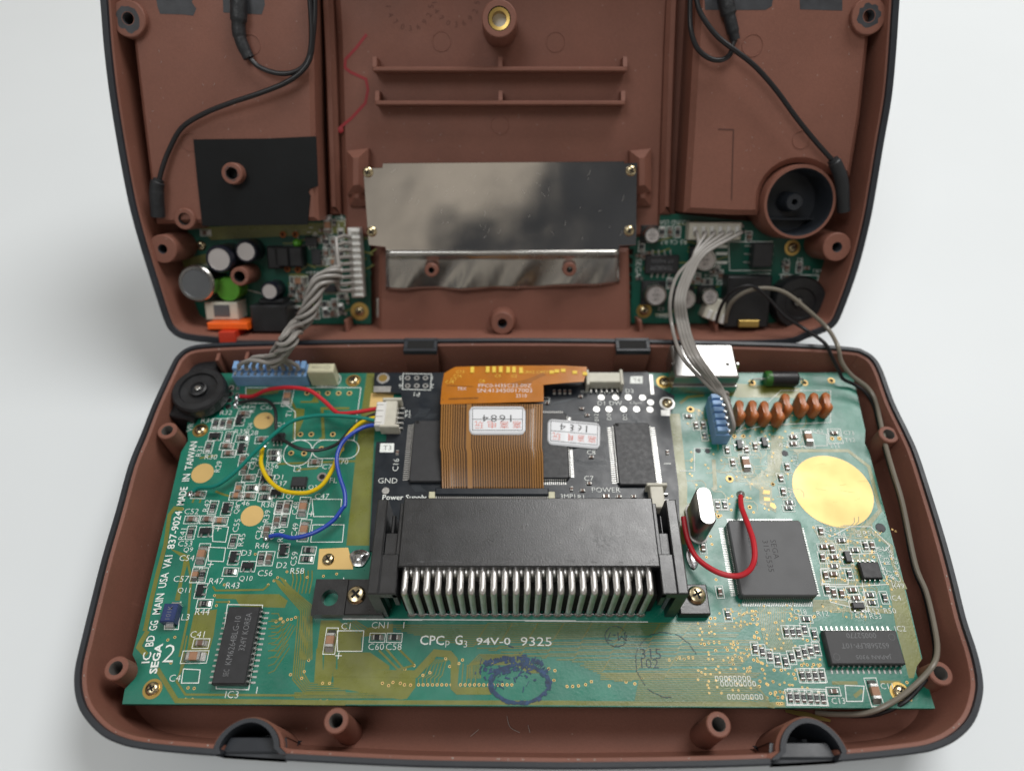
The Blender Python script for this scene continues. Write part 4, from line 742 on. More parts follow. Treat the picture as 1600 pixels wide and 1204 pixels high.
# blue socket header, far left
def header(name, r, h, n, along, col='blue', pinm='tin', par=bd, z=ZB, gap=1.):
    x0, x1, y0, y1 = r; b = MB(); b.box(x0, x1, y0, y1, z, z+h*.72, .2)
    c = b.build(name, col, par)
    for i in range(n):
        b = MB()
        if along == 'x': xa = x0+(x1-x0)*(i+.14)/n; xb = x0+(x1-x0)*(i+.86)/n; b.box(xa, xb, y0+(y1-y0)*.35, y1-.1, z+h*.72, z+h, .2); b.cur = 1; b.box((xa+xb)/2-.35, (xa+xb)/2+.35, y0+.3, y0+(y1-y0)*.35, z+h*.72, z+h*.8)
        else: ya = y0+(y1-y0)*(i+.14)/n; yb = y0+(y1-y0)*(i+.86)/n; b.box(x0+(x1-x0)*.0+.1, x1-(x1-x0)*.35, ya, yb, z+h*.72, z+h, .2); b.cur = 1; b.box(x1-(x1-x0)*.35, x1-.3, (ya+yb)/2-.35, (ya+yb)/2+.35, z+h*.72, z+h*.8)
        b.build('socket_block', [col, pinm], c)
    return c
xa, ya = at(362, 588, ZB+5); xb, _ = at(478, 590, ZB+5); _, yb = at(362, 573, ZB+7)
header('blue_socket', (xa, xb, ya, ya+4.6), 7.0, 11, 'x')
xa, ya = at(1119, 690, ZB+4); xb, _ = at(1147, 690, ZB+6); _, yb = at(1125, 616, ZB+6)
header('blue_socket', (xa, xb, ya+1.5, yb), 7.0, 6, 'y')
# cream film capacitor
xa, yt = at(480, 577, ZB+7.5); xb, _ = at(521, 577, ZB+7.5); b = MB(); b.box(xa, xb, yt-.9, yt+2.4, ZB+.3, ZB+7.5, .35); fc = b.build('film_capacitor', 'cream', bd)
b = MB(); text(b, '⊕17104K', (xa+xb)/2, yt+.8, ZB+7.53, 1.3, PI, (xb-xa)*.72); FCT = (b, fc)
# audio and video port
xa, yn = at(1055, 590, ZB+7.5); xb, _ = at(1155, 590, ZB+7.5); _, yf = at(1060, 536, ZB+8.5)
b = MB(); b.box(xa, xb, yn, yf, ZB+.3, ZB+8, .5); port = b.build('silver_port', 'can', bd)
b = MB(); b.box(xa-.6, xa+.3, yn+4, yn+5, ZB+4, ZB+8.6, .2); b.build('port_tab', 'steel', port); b = MB(); b.box(xb-.3, xb+.6, yn+4, yn+5, ZB+4, ZB+8.6, .2); b.build('port_tab', 'steel', port)
b = MB(); b.box(xa+4, xb-5, (yn+yf)/2+.6, (yn+yf)/2+.8, ZB+8.005, ZB+8.02); b.disc(xa+4.8, yn+4.3, .55, ZB+8.03); b.disc(xb-2.8, yn+4.6, .55, ZB+8.03); b.build('port_slot', 'hole', port)
b = MB(); b.box(xa-.2, xb+.2, yn-.8, yn+.0, ZB+.1, ZB+4, .2); b.build('port_skirt', 'tin', port)
# axial choke
xa, yc = at(1196, 592, ZB+2.3); xb, _ = at(1246, 592, ZB+2.3); prof = [(0.01, 0), (1.9, .05), (2.3, .6), (2.3, xb-xa-.6), (1.9, xb-xa-.05), (.01, xb-xa)]
b = MB(); nn = 20
b.loft([[(xa+l, yc+r*math.cos(2*PI*i/nn), ZB+2.4+r*math.sin(2*PI*i/nn)) for i in range(nn)] for r, l in prof]); ch = b.build('axial_choke', 'black', bd)
b = MB(); b.loft([[(xa+l, yc+r*math.cos(2*PI*i/nn), ZB+2.4+r*math.sin(2*PI*i/nn)) for i in range(nn)] for r, l in ((.3, -.35), (2.1, -.3), (2.42, .2), (2.42, 1.6))]); b.build('green_end', 'dlime', ch)
b = MB(); b.tube([(xa-4.4, yc, ZB), (xa-3.4, yc, ZB+2.2), (xa, yc, ZB+2.4)], .3, 6); b.tube([(xb, yc, ZB+2.4), (xb+1.6, yc, ZB+2.2), (xb+2.2, yc-.4, ZB)], .3, 6); b.build('wire_lead', 'tin', ch)
# orange dipped capacitors
ob = MB()
for (l, wd, z0, z1) in ((6.6, 2.3, .2, 6.0),):
    rings = []
    for z, k in ((.2, .75), (1.0, .95), (3, 1), (5.0, 1), (5.7, .88), (6.1, .6)):
        rings.append([(wd/2*k*math.cos(t)*(1-.28*(math.cos(2*t)*.5+.5 > .75)*0), (l/2*(.3+.7*k))*math.sin(t)*1.0, z) for t in [2*PI*i/24 for i in range(24)]])
    for rg in rings:
        for i, p in enumerate(rg):
            f = abs(p[1])/(l/2); q = 1-.26*math.exp(-(p[1]/1.1)**2) if p[2] > .5 else 1; rg[i] = ((1 if p[0] >= 0 else -1)*min(abs(p[0])*1.6, wd/2)*q, p[1], p[2]-(.9*math.exp(-(p[1]/1.2)**2) if p[2] > 5 else 0))
    ob.loft(rings, True, True)
OM = ob.mesh('dipped_capacitor', ['orange'], ang=60)
for x, y in ((468, 470), (550, 470), (628, 475), (712, 480), (760, 428), (860, 420), (940, 422), (1012, 420)):
    q = at(*P('F', x+4, y), ZB+6); inst('dipped_capacitor', OM, bd, q[0], q[1], ZB, random.uniform(-.05, .05))
# crystal can
x, y = at(1103, 789, ZB+12); b = MB(); cr = rrect(-2.2, 2.2, -5.4, 5.4, 2.15, 6); cr2 = rrect(-2.6, 2.6, -5.9, 5.9, 2.55, 6)
b.loft([[(x+p[0], y+p[1], z) for p in q] for q, z in ((cr2, ZB+.2), (cr2, ZB+1.0), (cr, ZB+1.1), (cr, ZB+11.4), (inset(ccw(cr), .35), ZB+12))], False, True); b.build('crystal_can', 'can', bd)
sp_ = at(*P('I', 430, 130), ZB); b = MB(); b.lathe(*sp_, [(1.1, ZB), (.95, ZB+.6), (.4, ZB+1.0), (.001, ZB+1.05)], 14); b.build('solder_joint', 'solder', bd)
# grey test dots
b = MB()
for c, x, y, r in (('F', 745, 752, 1.0), ('F', 203, 735, .8), ('F', 262, 737, .8), ('I', 1303, 337, 1.35)): b.lathe(*at(*P(c, x, y), ZB), [(r, ZB), (r*.9, ZB+.1), (.001, ZB+.1)], 18)
b.build('test_dot', 'worn', bd)

# ================================================================== black upgrade board
mod = thing('upgrade_board', 'black upgrade circuit board mounted over the middle of the green board', 'circuit board', (-5, 105, ZM-1.0))
MP = [(585, 582), (1013, 581), (1020, 600), (1054, 618), (1050, 640), (1046, 648), (1060, 760), (1064, 860), (577, 860), (585, 730), (588, 690), (603, 690), (606, 640), (626, 636), (627, 614), (602, 612), (584, 608)]
b = MB(); mpoly = ccw([at(*p, ZM) for p in MP]); b.prism(mpoly, ZM-1.1, ZM); b.build('board', 'mod', mod, smooth=False)
b = MB(); mz = ZM+.03
def mt(w_, c, *pts): b.strip([at(*P(c, *p), ZM) for p in pts], w_, mz)
for i in range(11): mt(.12, 'E', (480+i*3, 620+i*16), (560+i*4, 560+i*14-30*(i < 6)), (700, 560+i*14-40*(i < 6)), (745, 540+i*28))
for i in range(9): mt(.12, 'E', (490, 760+i*14), (540+i*5, 800+i*8), (740, 800+i*8)); mt(.12, 'E', (270+i*16, 400), (300+i*16, 350-i*4), (430+i*8, 340-i*4))
for i in range(8): mt(.12, 'E', (450+i*14, 430), (600+i*14, 440-i*6), (700+i*6, 480)); mt(.12, 'D', (430+i*12, 560), (470+i*12, 520-i*3), (480+i*12, 490)); mt(.12, 'D', (520+i*9, 570), (560+i*9, 530)); mt(.12, 'D', (420+i*9, 1080), (420+i*9, 1100), (450+i*12, 1140))
for i in range(9): mt(.12, 'E', (860+i*12, 430), (960+i*6, 500)); mt(.12, 'E', (580+i*9, 1095), (640+i*9, 1020)); mt(.12, 'E', (280+i*14, 1010), (320+i*14, 1060), (320+i*14, 1095))
b.build('copper_traces', 'modtr', mod, smooth=False, stuff=True)
MK = MB(); MZ = ZM+.05
def mtx(s, c, x, y, h=1.4, r=0, wd=None): q = at(*P(c, x, y), ZM); text(MK, s, q[0], q[1], MZ, h, math.radians(r), wd)
for s, c, x, y, h, r in (('GND', 'D', 230, 1053, 1.6, 0), ('P1', 'D', 456, 378, 1.5, 180), ('P1', 'D', 385, 517, 1.2, 0), ('P2', 'D', 388, 547, 1.2, 0), ('C16', 'D', 292, 930, 1.6, 90), ('C2', 'E', 268, 318, 1.4, 0), ('C8', 'E', 618, 732, 1.4, 0), ('C7', 'E', 600, 935, 1.5, 0), ('POWER', 'E', 735, 1025, 1.5, 0), ('R1', 'E', 538, 1080, 1.3, 0), ('3MP1', 'E', 435, 1075, 1.3, 0),
    ('D1', 'E', 697, 348, 1.4, 0), ('DW', 'E', 810, 348, 1.4, 0), ('CSync', 'E', 968, 348, 1.3, 0), ('D3', 'E', 917, 252, 1.4, 0), ('CSync', 'E', 577, 262, 1.0, 0), ('R G B HS VS', 'E', 745, 266, .9, 0), ('012', 'E', 660, 460, 1.2, 90), ('D0', 'E', 757, 455, 1.2, 90), ('D2', 'E', 882, 455, 1.2, 90), ('5', 'D', 330, 252, 1.4, 180), ('6', 'D', 327, 315, 1.4, 180), ('1', 'D', 578, 252, 1.4, 180), ('2', 'D', 578, 315, 1.4, 180), ('1', 'E', 1215, 820, 2.0, 90)): mtx(s, c, x, y, h, r)
q0 = at(*P('D', 185, 1215), ZM); q1 = at(*P('D', 530, 1215), ZM); span(MK, 'Power Supply', q0, q1, MZ, 2.0, .01)
MK.strip([at(*P('D', *p), ZM) for p in ((350, 218), (570, 222), (562, 346), (344, 340))], .2, MZ, True)
for c, pts in (('D', ((172, 762), (280, 762), (276, 832), (166, 832))), ('E', ((925, 140), (1022, 138), (1020, 195), (922, 195)))): MK.sheet([at(*P(c, *p), ZM) for p in pts], MZ)
b = MB(); T3 = b
for s, c, x, y in (('T3', 'D', 226, 797), ('T4', 'E', 974, 168)): q = at(*P(c, x, y), ZM); text(b, s, q[0], q[1], MZ+.02, 1.5 if c == 'D' else 1.3)
# pads and holes
pm_ = MB(); pm_.lathe(0, 0, [(1.05, 0), (1.0, .06), (.001, .06)], 18); PADM = pm_.mesh('tinned_pad', 'tin')
for x, y in ((697, 303), (810, 303), (908, 303), (1020, 305), (1083, 342), (660, 396), (757, 396), (872, 396), (973, 396), (1078, 398)): inst('tinned_pad', PADM, mod, *at(*P('E', x, y), ZM), ZM)
inst('tinned_pad', PADM, mod, *at(*P('D', 213, 1132), ZM), ZM)
for c, pts in (('E', ((1072, 125), (1098, 125), (1110, 280), (1085, 280))), ('E', ((1163, 402), (1235, 402), (1235, 447), (1165, 447))), ('D', ((122, 317), (255, 317), (250, 362), (118, 362)))): b = MB(); b.prism([at(*P(c, *p), ZM) for p in pts], ZM, ZM+.06); b.build('tinned_pad', 'tin', mod)
for x in (385, 456, 524):
    for y in (252, 313): hole('D', x, y, .85, 0, mod, ZM, ('tin',))
hole('D', 192, 253, 2.0, 0, mod, ZM, ('tin',), .68, 'brass')
q = at(*P('E', 1215, 342), ZM+.5); b = MB(); b.ring(*q, 1.3, 2.3, ZM+.05, 24); b.build('washer', 'tin', mod); inst('screw', ME['screw'], mod, *q, ZM+.06, .4)
for c, x, y, o, k in (('D', 305, 835, 'v', 'mcap'), ('E', 275, 350, 'h', 'mcap'), ('E', 545, 395, 'h', 'mcap'), ('E', 588, 445, 'h', 'mcap'), ('E', 620, 772, 'h', 'mcap'), ('E', 603, 978, 'h', 'mcap'), ('E', 1213, 735, 'v', 'mcap'), ('E', 550, 1033, 'h', 'mcap'), ('E', 535, 300, 'h', 'mcap'), ('E', 735, 1080, 'h', 'mdc'), ('E', 835, 1080, 'h', 'mcap'), ('E', 950, 1080, 'h', 'mcap'), ('E', 330, 262, 'v', 'mcap'), ('E', 372, 262, 'v', 'mcap'), ('E', 412, 262, 'v', 'mcap'), ('E', 453, 262, 'v', 'mcap'), ('E', 465, 1020, 'v', 'mcap')):
    q = at(*P(c, x, y), ZM); inst(NM[k], ME[k], mod, *q, ZM+.01, 0 if o == 'h' else PI/2)
x1, yy1 = at(*P('D', 440, 580), ZM+1.2); x0_, yy0 = at(*P('D', 400, 1060), ZM+1.2); xr_ = at(752, 700, ZM+1.2)[0]; xm = (x1+x0_)/2-.2
fl = qfp(mod, 'flash_chip', (xm, xm+11.5, yy0, yy1), ZM, 1.2, 27, 'lr', .35, 1.9)
r_ = rect_of(PL('E', (-60, 420), (440, 420), (440, 935), (-60, 935)), ZM+1.3, at); xq = at(888, 700, ZM+1.3)[0]
hq = abs(r_[3]-r_[2]); qfp(mod, 'gate_array_chip', (xq-hq, xq, r_[2], r_[3]), ZM, 1.3, 36, 'lrtb', .22, 1.3)
rt = rect_of(PL('E', (798, 500), (1080, 500), (1125, 985), (830, 985)), ZM+1.2, at); qfp(mod, 'memory_chip', rt, ZM, 1.2, 27, 'lr', .36, 1.7)
for c, x, y in (('E', 820, 517), ('D', 462, 597)): b = MB(); xx, yy = at(*P(c, x, y), ZM+1.2); b.disc(xx, yy, .53, ZM+1.21, 16); b.build('pin_mark', 'hole', mod)
# white sockets T3, T4 and the half hidden one
def wire_socket(name, cx, cy, rot, n, L, par=mod, z=ZM, col='ivory'):
    b = MB(); b.prism(xf(rrect(-L/2, L/2, -1.8, 1.8, .3, 2), cx, cy, rot), z+.1, z+3.6, .25)
    for s in (-1, 1): b.prism(xf([(s*L/2-.45, -2.9), (s*L/2+.45, -2.9), (s*L/2+.45, 2.6), (s*L/2-.45, 2.6)], cx, cy, rot), z+.05, z+4.1, .25)
    c = b.build(name, col, par)
    for i in range(n): b = MB(); xx = -L/2+L*(i+.7)/(n+.4); b.prism(xf([(xx-.25, -3.6), (xx+.25, -3.6), (xx+.25, -1.7), (xx-.25, -1.7)], cx, cy, rot), z+.02, z+.8, .08); b.build('contact', 'tin', c)
    return c
t3 = wire_socket('wire_socket', *at(611, 649, ZM+2), PI/2, 5, 9.2); q = at(596, 648, ZM+3)
b = MB(); b.box(q[0]-1.6, q[0]+1.3, q[1]-4.1, q[1]+4.1, ZM+.8, ZM+4.0, .3); pg = b.build('wire_plug', 'white', mod)
for i in range(4): b = MB(); yy = q[1]-3+i*2; b.box(q[0]-1.5, q[0]+.6, yy-.15, yy+.15, ZM+4.0, ZM+4.25, .05); b.build('plug_ridge', 'white', pg)
wire_socket('wire_socket', *at(944, 592, ZM+2.5), 0, 6, 10.2)
wire_socket('wire_socket', *at(1026, 778, ZM+2), PI/2, 3, 6.5)
# ribbon socket
x0, y0 = at(675, 781, ZM+.6); x1, _ = at(862, 781, ZM+.6); _, y1 = at(675, 765, ZM+1.6)
b = MB(); b.box(x0, x1, y0-1, y1-1.4, ZM, ZM+.7, .1); b.cur = 1; b.box(x0+.8, x1-.8, y1-1.5, y1+.6, ZM+.2, ZM+1.7, .25); b.cur = 2; b.box(x0-.9, x0+.9, y0-1.2, y1-.3, ZM, ZM+1.25, .15); b.box(x1-.9, x1+.9, y0-1.2, y1-.3, ZM, ZM+1.25, .15); fs = b.build('ribbon_socket', ['white', 'mod', 'cream'], mod)
b = MB(); n = 54
for i in range(n): xx = x0+1.5+(x1-x0-3)*i/(n-1); b.box(xx-.12, xx+.12, y0-1.9, y1-1.5, ZM+.4, ZM+.82)
b.build('fine_contacts', 'ink', fs, stuff=True)

# ================================================================== display ribbon
def fz(t): return ZM+2.2+3.0*math.sin(PI*min(1, max(0, t)))         # height along the dark part, t = 0 at the socket
flx = thing('display_ribbon', 'amber flexible display ribbon arching over the black board into its narrow socket', 'ribbon cable', (-6, 105, ZM))
def fsurf(i, j):                              # i across 0..1, j along 0..1
    z = fz(j) if j > 0 else ZM+1.2; z = ZM+1.2+3.6*math.sin(PI*.5*min(1, j*1.3)) if j < .77 else ZM+4.8
    px = (690+(687-690)*j if j < .5 else 687+3*(j-.5))+i*((850-690) if j < .5 else (850-690)); py = 766+(631-766)*j-2.0*i*0; return px, py, z
def grid(fn, nx, ny):
    g = []
    for j in range(ny+1):
        row = []
        for i in range(nx+1): px, py, z = fn(i/nx, j/ny); row.append((*at(px, py, z), z))
        g.append(row)
    return g
b = MB(); b.loft(grid(fsurf, 8, 16), closed=False); o = b.build('brown_section', 'flexd', flx, ang=80); sm = o.modifiers.new('thick', 'SOLIDIFY'); sm.thickness = .00015; sm.offset = -1
b = MB(); lines = []
for i in range(42):
    t = (i+.6)/42; wd = .0042
    if 9 < i < 12: continue
    if i < 5 or i > 36: wd = .0065
    g = [[(*at(*fsurf(t+s*wd*1.1, j/16)[:2], fsurf(t, j/16)[2]), fsurf(t, j/16)[2]+.03) for s in (-1, 1)] for j in range(17)]
    b.loft(g, closed=False)
g = [[(*at(*fsurf(t, j/16)[:2], fsurf(t, j/16)[2]), fsurf(t, j/16)[2]+.025) for t in (.255, .30)] for j in range(17)]; b.loft(g, closed=False)
b.build('ribbon_traces', 'flext', flx, stuff=True)
ZF = ZM+4.8
b = MB(); fp = [(688, 631.5), (690, 605), (694, 583), (704, 577), (712, 573), (800, 571), (880, 571), (917, 573), (916, 583), (912, 596), (880, 598), (849, 601), (849.5, 627)]
b.prism([at(*p, ZF) for p in fp], ZF-.15, ZF+.02); b.build('amber_section', 'flex', flx)
b = MB(); FT = b
for s, x, y, h, wd in (('FPC0-H35C22-00Z', 1145, 311, 1.25, 15.6), ('SN:413450017003', 1142, 349, 1.35, 16.2), ('2510', 1273, 390, 1.2, 3.2), ('TRX', 808, 335, 1.1, 2.6)): q = at(*P('D', x, y), ZF); text(b, s, q[0], q[1], ZF+.05, h, 0, wd)
b = MB(); FY = b
for s, x, y in (('C13', 795, 203), ('C16', 775, 236), ('C18', 713, 283), ('C8', 965, 275), ('C2', 1215, 236), ('C7', 745, 262), ('C9', 1090, 236), ('C8X2 C4YY', 1385, 205)): q = at(*P('D', x, y), ZF); text(b, s, q[0], q[1], ZF+.05, 1.0, 0)
for x, y in ((890, 190), (1010, 188), (1060, 188), (1112, 188), (1170, 190), (1215, 190), (1270, 195)): q = at(*P('D', x, y), ZF); b.box(q[0]-.55, q[0]+.55, q[1]-1.1, q[1]+1.1, ZF+.02, ZF+.3, .05)
for x, y in ((600, 120), (520, 110), (430, 95), (380, 100), (340, 108)): q = at(*P('E', x-30, y), ZF); b.box(q[0]-.7, q[0]+.7, q[1]-.6, q[1]+.6, ZF+.02, ZF+.25, .05)
b = MB()
for pts in (((705, 420), (930, 412), (935, 405), (705, 412)), ((1180, 300), (1330, 265), (1450, 215)), ((1200, 310), (1345, 275), (1460, 225)), ((1220, 318), (1360, 285)), ((660, 425), (660, 415)), ((690, 310), (900, 320))): b.strip([at(*P('D', *p), ZF) for p in pts], .16, ZF+.04)
b.build('dark_tracks', 'flexd', flx)

# ================================================================== stickers
def sticker(name, label, zf, quad, bend=None):
    """quad px TL TR BR BL; zf(i) height across"""
    def sp(i, j): a = [quad[0][k]+(quad[1][k]-quad[0][k])*i for k in (0, 1)]; c = [quad[3][k]+(quad[2][k]-quad[3][k])*i for k in (0, 1)]; return [a[k]+(c[k]-a[k])*j for k in (0, 1)]
    t = thing(name, label, 'sticker', (*at(*sp(.5, .5), zf(.5, .5)), zf(.5, .5)), 'white numbered stickers')
    outl = rrect(0, 1, 0, 1, .0001, 1); rx, ry = .09, .16; ol = []
    for cx, cy, a in ((1-rx, 1-ry, 0), (rx, 1-ry, 90), (rx, ry, 180), (1-rx, ry, 270)):
        for i in range(5): q = math.radians(a+22.5*i); ol.append((cx+rx*math.cos(q), cy+ry*math.sin(q)))
    # a grid clipped to rounded corners: rows of varying extent
    g = []; n = 24
    for i in range(n+1):
        u = i/n; d = min(u, 1-u); e = ry*(1-math.sqrt(max(0, 1-((rx-d)/rx)**2))) if d < rx else 0
        g.append([(*at(*sp(u, v), zf(u, v)), zf(u, v)+.03) for v in [e+(1-2*e)*k/6 for k in range(7)]])
    b = MB(); b.loft(g, closed=False); o = b.build('paper', 'paper', t, ang=80); sm = o.modifiers.new('thick', 'SOLIDIFY'); sm.thickness = .00008; sm.offset = -1
    b = MB()
    def ln(u0, v0, u1, v1, wv):
        g = []
        for k in range(13): u, v = u0+(u1-u0)*k/12, v0+(v1-v0)*k/12; du, dv = (0, wv*1.8) if abs(u1-u0) > abs(v1-v0) else (wv, 0); g.append([(*at(*sp(u-du, v-dv), zf(u, v)), zf(u, v)+.06), (*at(*sp(u+du, v+dv), zf(u, v)), zf(u, v)+.06)])
        b.loft(g, closed=False)
    ln(.06, .07, .95, .07, .005); ln(.06, .84, .95, .84, .005); ln(.06, .07, .06, .84, .005); ln(.95, .07, .95, .84, .005); ln(.06, .45, .95, .45, .005); b.build('printed_frame', 'ink', t)
    return t, sp, zf
STK = []
zs1 = lambda u, v: ZM+1.2+3.6*math.sin(PI*.5*min(1, ((766-(636+43*v))/135)*1.3)) if (766-(636+43*v))/135 < .77 else ZM+4.8
s1 = sticker('sticker', 'white sticker printed 1684 upside down lying flat on the amber ribbon', lambda u, v: zs1(u, v)+.06, [(733, 635), (821, 635), (821, 679), (733, 679)])
def zs2(u, v): return ZM+1.36 if u < .36 else ZM+1.36-1.1*min(1, (u-.36)/.22)**1.2
s2 = sticker('sticker', 'white sticker printed 1684 draped off a chip edge beside the ribbon', lambda u, v: zs2(u, v), [(856, 654), (938, 661), (937, 702), (855, 694)])
for (t, sp, zf), cx1, num in ((s1, .53, '1684'), (s2, .53, '1684')):
    def place(mb, s, u, v, h, wd, t=t, sp=sp, zf=zf):
        q = at(*sp(u, v), zf(u, v)); e0 = at(*sp(u-.1, v), zf(u, v)); e1 = at(*sp(u+.1, v), zf(u, v)); r = math.atan2(e1[1]-e0[1], e1[0]-e0[0])+PI
        text(mb, s, q[0], q[1], zf(u, v)+.07, h, r, wd)
    bn = MB(); bc = MB(); vn = .42 if t is s1[0] else .27
    for k, ch_ in enumerate(num): place(bn, ch_, .74-k*.15, vn, 2.3, 1.7 if ch_ != '1' else .35)
    for k, ch_ in enumerate('嘉嘉电玩'): place(bc, ch_, .85-k*.225, .645, 2.3, 2.5)
    STK.append((bn, bc, t))

# ================================================================== cartridge connector
cc = thing('cartridge_connector', 'black cartridge slot connector with a comb of bright bent pins screwed to the green board', 'connector', (5, 60, ZB))
ZC = ZB+18.5
xa, yn = at(621, 885, ZC); xb, _ = at(1029, 885, ZC); _, yf = at(632, 777, ZC); xaf = at(632, 777, ZC)[0]; xbf = at(1022, 781, ZC)[0]
xa = (xa+xaf)/2; xb = (xb+xbf)/2
b = MB(); b.box(xa, xb, yn+1.2, yf, ZB+1.5, ZC-3.0); b.box(xa, xb, yn, yf, ZC-3.0, ZC, .3); body = b.build('slot_body', 'conn', cc); yp_ = at(629, 924, ZC-1.6)[1]
b = MB(); b.box(xa+.1, xb-.1, yp_+.62, yn+1.3, ZB+.3, ZC-6.5, .2); b.build('pin_backing', 'hole', cc)
# pins: two staggered rows, each a bent strip
ZP = ZC-1.6; yp = at(629, 924, ZP)[1]; npn = 23
pm = MB(); pr = [(6, .3), (0, .3), (-.25, .05), (-.25, -(ZP-ZB))]
def pinmesh(zt, fwd, r=.56):
    b = MB(); h = zt-ZB
    b.tube([(0, fwd, -r), (0, .9, -r), (0, .35, -r-.08), (0, .1, -r-.4), (0, 0, -r-1.0), (0, 0, -h+.2)], r, 8, smooth=False); b.cur = 1
    b.lathe(0, 0, [(1.0, -h+.05), (.8, -h+.6), (.4, -h+1.1), (.001, -h+1.15)], 10)
    b.v = [(x*1.36, y, z) for x, y, z in b.v]
    return b.mesh('contact_pin', ['pin', 'solder'], ang=50)
PM = pinmesh(ZP, yn-yp+2.5); x0p = at(630.5, 924, ZP)[0]; x1p = at(1018, 924, ZP)[0]
for i in range(npn):
    xx = x0p+(x1p-x0p)*i/(npn-1); inst('contact_pin', PM, cc, xx, yp, ZP)
PM2 = pinmesh(ZP-4.5, 3.0, .42)
for i in range(npn-1):
    xx = x0p+(x1p-x0p)*(i+.5)/(npn-1); inst('contact_pin', PM2, cc, xx, yn-1.0, ZP-.6)
# side towers
for sgn, (tx0, tx1) in ((-1, (at(573, 930, ZC-1)[0], xa)), (1, (xb, at(1077, 930, ZC-1)[0]))):
    yt0 = at(572, 928, ZC-1)[1]; yt1 = at(585, 780, ZC-1)[1]
    b = MB(); zt = ZC-.8; wv = tx1-tx0; out_x0, out_x1 = (tx0, tx0+2.6) if sgn < 0 else (tx1-2.6, tx1)
    b.box(out_x0, out_x1, yt0, yt1, ZB+.2, zt, .3)                        # outer cheek
    in_x0, in_x1 = (tx0+2.6, tx1) if sgn < 0 else (tx0, tx1-2.6)
    b.box(in_x0, in_x1, yt0, yn+3.5, zt-2.6, zt-.02, .25)                 # bridge in front
    b.box(in_x0, in_x1, yn+3.5, yn+9.5, ZB+.2, zt-1.6, .25); b.box(in_x0+(.9 if sgn < 0 else 2.2), in_x1-(2.2 if sgn < 0 else .9), yn+9.5, yf-3, ZB+.2, zt-3.0, .25); b.box((tx1-1.0) if sgn < 0 else tx0+.01, tx1-.01 if sgn < 0 else tx0+1.0, yt0, yf-1, zt-8, zt-.3, .2)
    tw = b.build('side_tower', 'conn', cc)
    b = MB(); b.prism([(tx0, yt0+.3), (tx0+1.2, yt0+.3), (tx0+3.2, yt0+2.4), (tx0+2.0, yt0+3.6), (tx0, yt0+2.2)] if sgn < 0 else [(tx1, yt0+.3), (tx1-1.2, yt0+.3), (tx1-3.2, yt0+2.4), (tx1-2.0, yt0+3.6), (tx1, yt0+2.2)], ZB+.1, zt-2, .2); b.build('tower_strut', 'conn', tw)
# feet
fx0, fy1 = at(494, 904, ZB+3); fx1 = at(1111, 960, ZB+3)[0]; _, fy0 = at(494, 960, ZB+3); fxs = at(537, 960, ZB+3)[0]
b = MB(); b.box(fxs, at(600, 940, ZB+3)[0], fy0, fy1, ZB+.06, ZB+3.0, .25); ft = b.build('mounting_foot', 'conn', cc)
hx, hy = at(515, 933, ZB+3); n = 20; b = MB(); sq = [(fx0, fy0), (fxs, fy0), (fxs, fy1), (fx0, fy1)]
cir = [(hx+2.1*math.cos(2*PI*i/n), hy+2.1*math.sin(2*PI*i/n)) for i in range(n)]
def edge(i):
    a = 2*PI*i/n; c, s = math.cos(a), math.sin(a); k = min([(fxs-hx)/c if c > 1e-6 else 1e9, (fx0-hx)/c if c < -1e-6 else 1e9, (fy1-hy)/s if s > 1e-6 else 1e9, (fy0-hy)/s if s < -1e-6 else 1e9]); return (hx+c*k, hy+s*k)
eo = [edge(i+.5) for i in range(n)]; 
for cx_, cy_ in sq:
    j = min(range(n), key=lambda q: (eo[q][0]-cx_)**2+(eo[q][1]-cy_)**2); eo[j] = (cx_, cy_)
cir = [(hx+2.1*math.cos(2*PI*(i+.5)/n), hy+2.1*math.sin(2*PI*(i+.5)/n)) for i in range(n)]
b.loft([R3(eo, ZB+.06), R3(eo, ZB+2.9), R3(cir, ZB+2.9), R3(cir, ZB+.06)]); b.build('drilled_ear', 'conn', ft)
rx0 = at(1062, 950, ZB+3)[0]; ry1 = at(1090, 912, ZB+3)[1]; ry0 = at(1100, 959, ZB+3)[1]
b = MB(); b.box(rx0, fx1, ry0, ry1, ZB+.06, ZB+3.0, .25); b.build('mounting_foot', 'conn', cc)
for px, py in ((556, 928), (1089, 928)): inst('screw', ME['bigscrew'], cc, *at(px, py, ZB+3.9), ZB+2.95, .5 if px < 800 else .1)
# scuffs on the slab
b = MB()
q = at(942, 847, ZC)
for k in range(150): xx, yy = q[0]+random.gauss(0, 2.2), q[1]+random.gauss(0, 1.3); a = random.uniform(0, PI); l = random.uniform(.1, .5); b.strip([(xx, yy), (xx+l*math.cos(a), yy+l*math.sin(a))], random.uniform(.04, .12), ZC+.01)
for k in range(70): xx, yy = random.uniform(xa+2, xb-2), random.uniform(yn+.8, yn+1.6); b.strip([(xx, yy), (xx+random.uniform(.2, 1.6), yy+random.uniform(-.08, .08))], random.uniform(.03, .1), ZC+.01)
for k in range(60): xx, yy = random.uniform(xa+2, xb-2), random.uniform(yn+2, yf-2); a = random.uniform(0, PI); l = random.uniform(.1, 1.2); b.strip([(xx, yy), (xx+l*math.cos(a), yy+l*math.sin(a))], random.uniform(.02, .06), ZC+.01)
b.build('scuff_marks', 'inkdark', body, smooth=False)

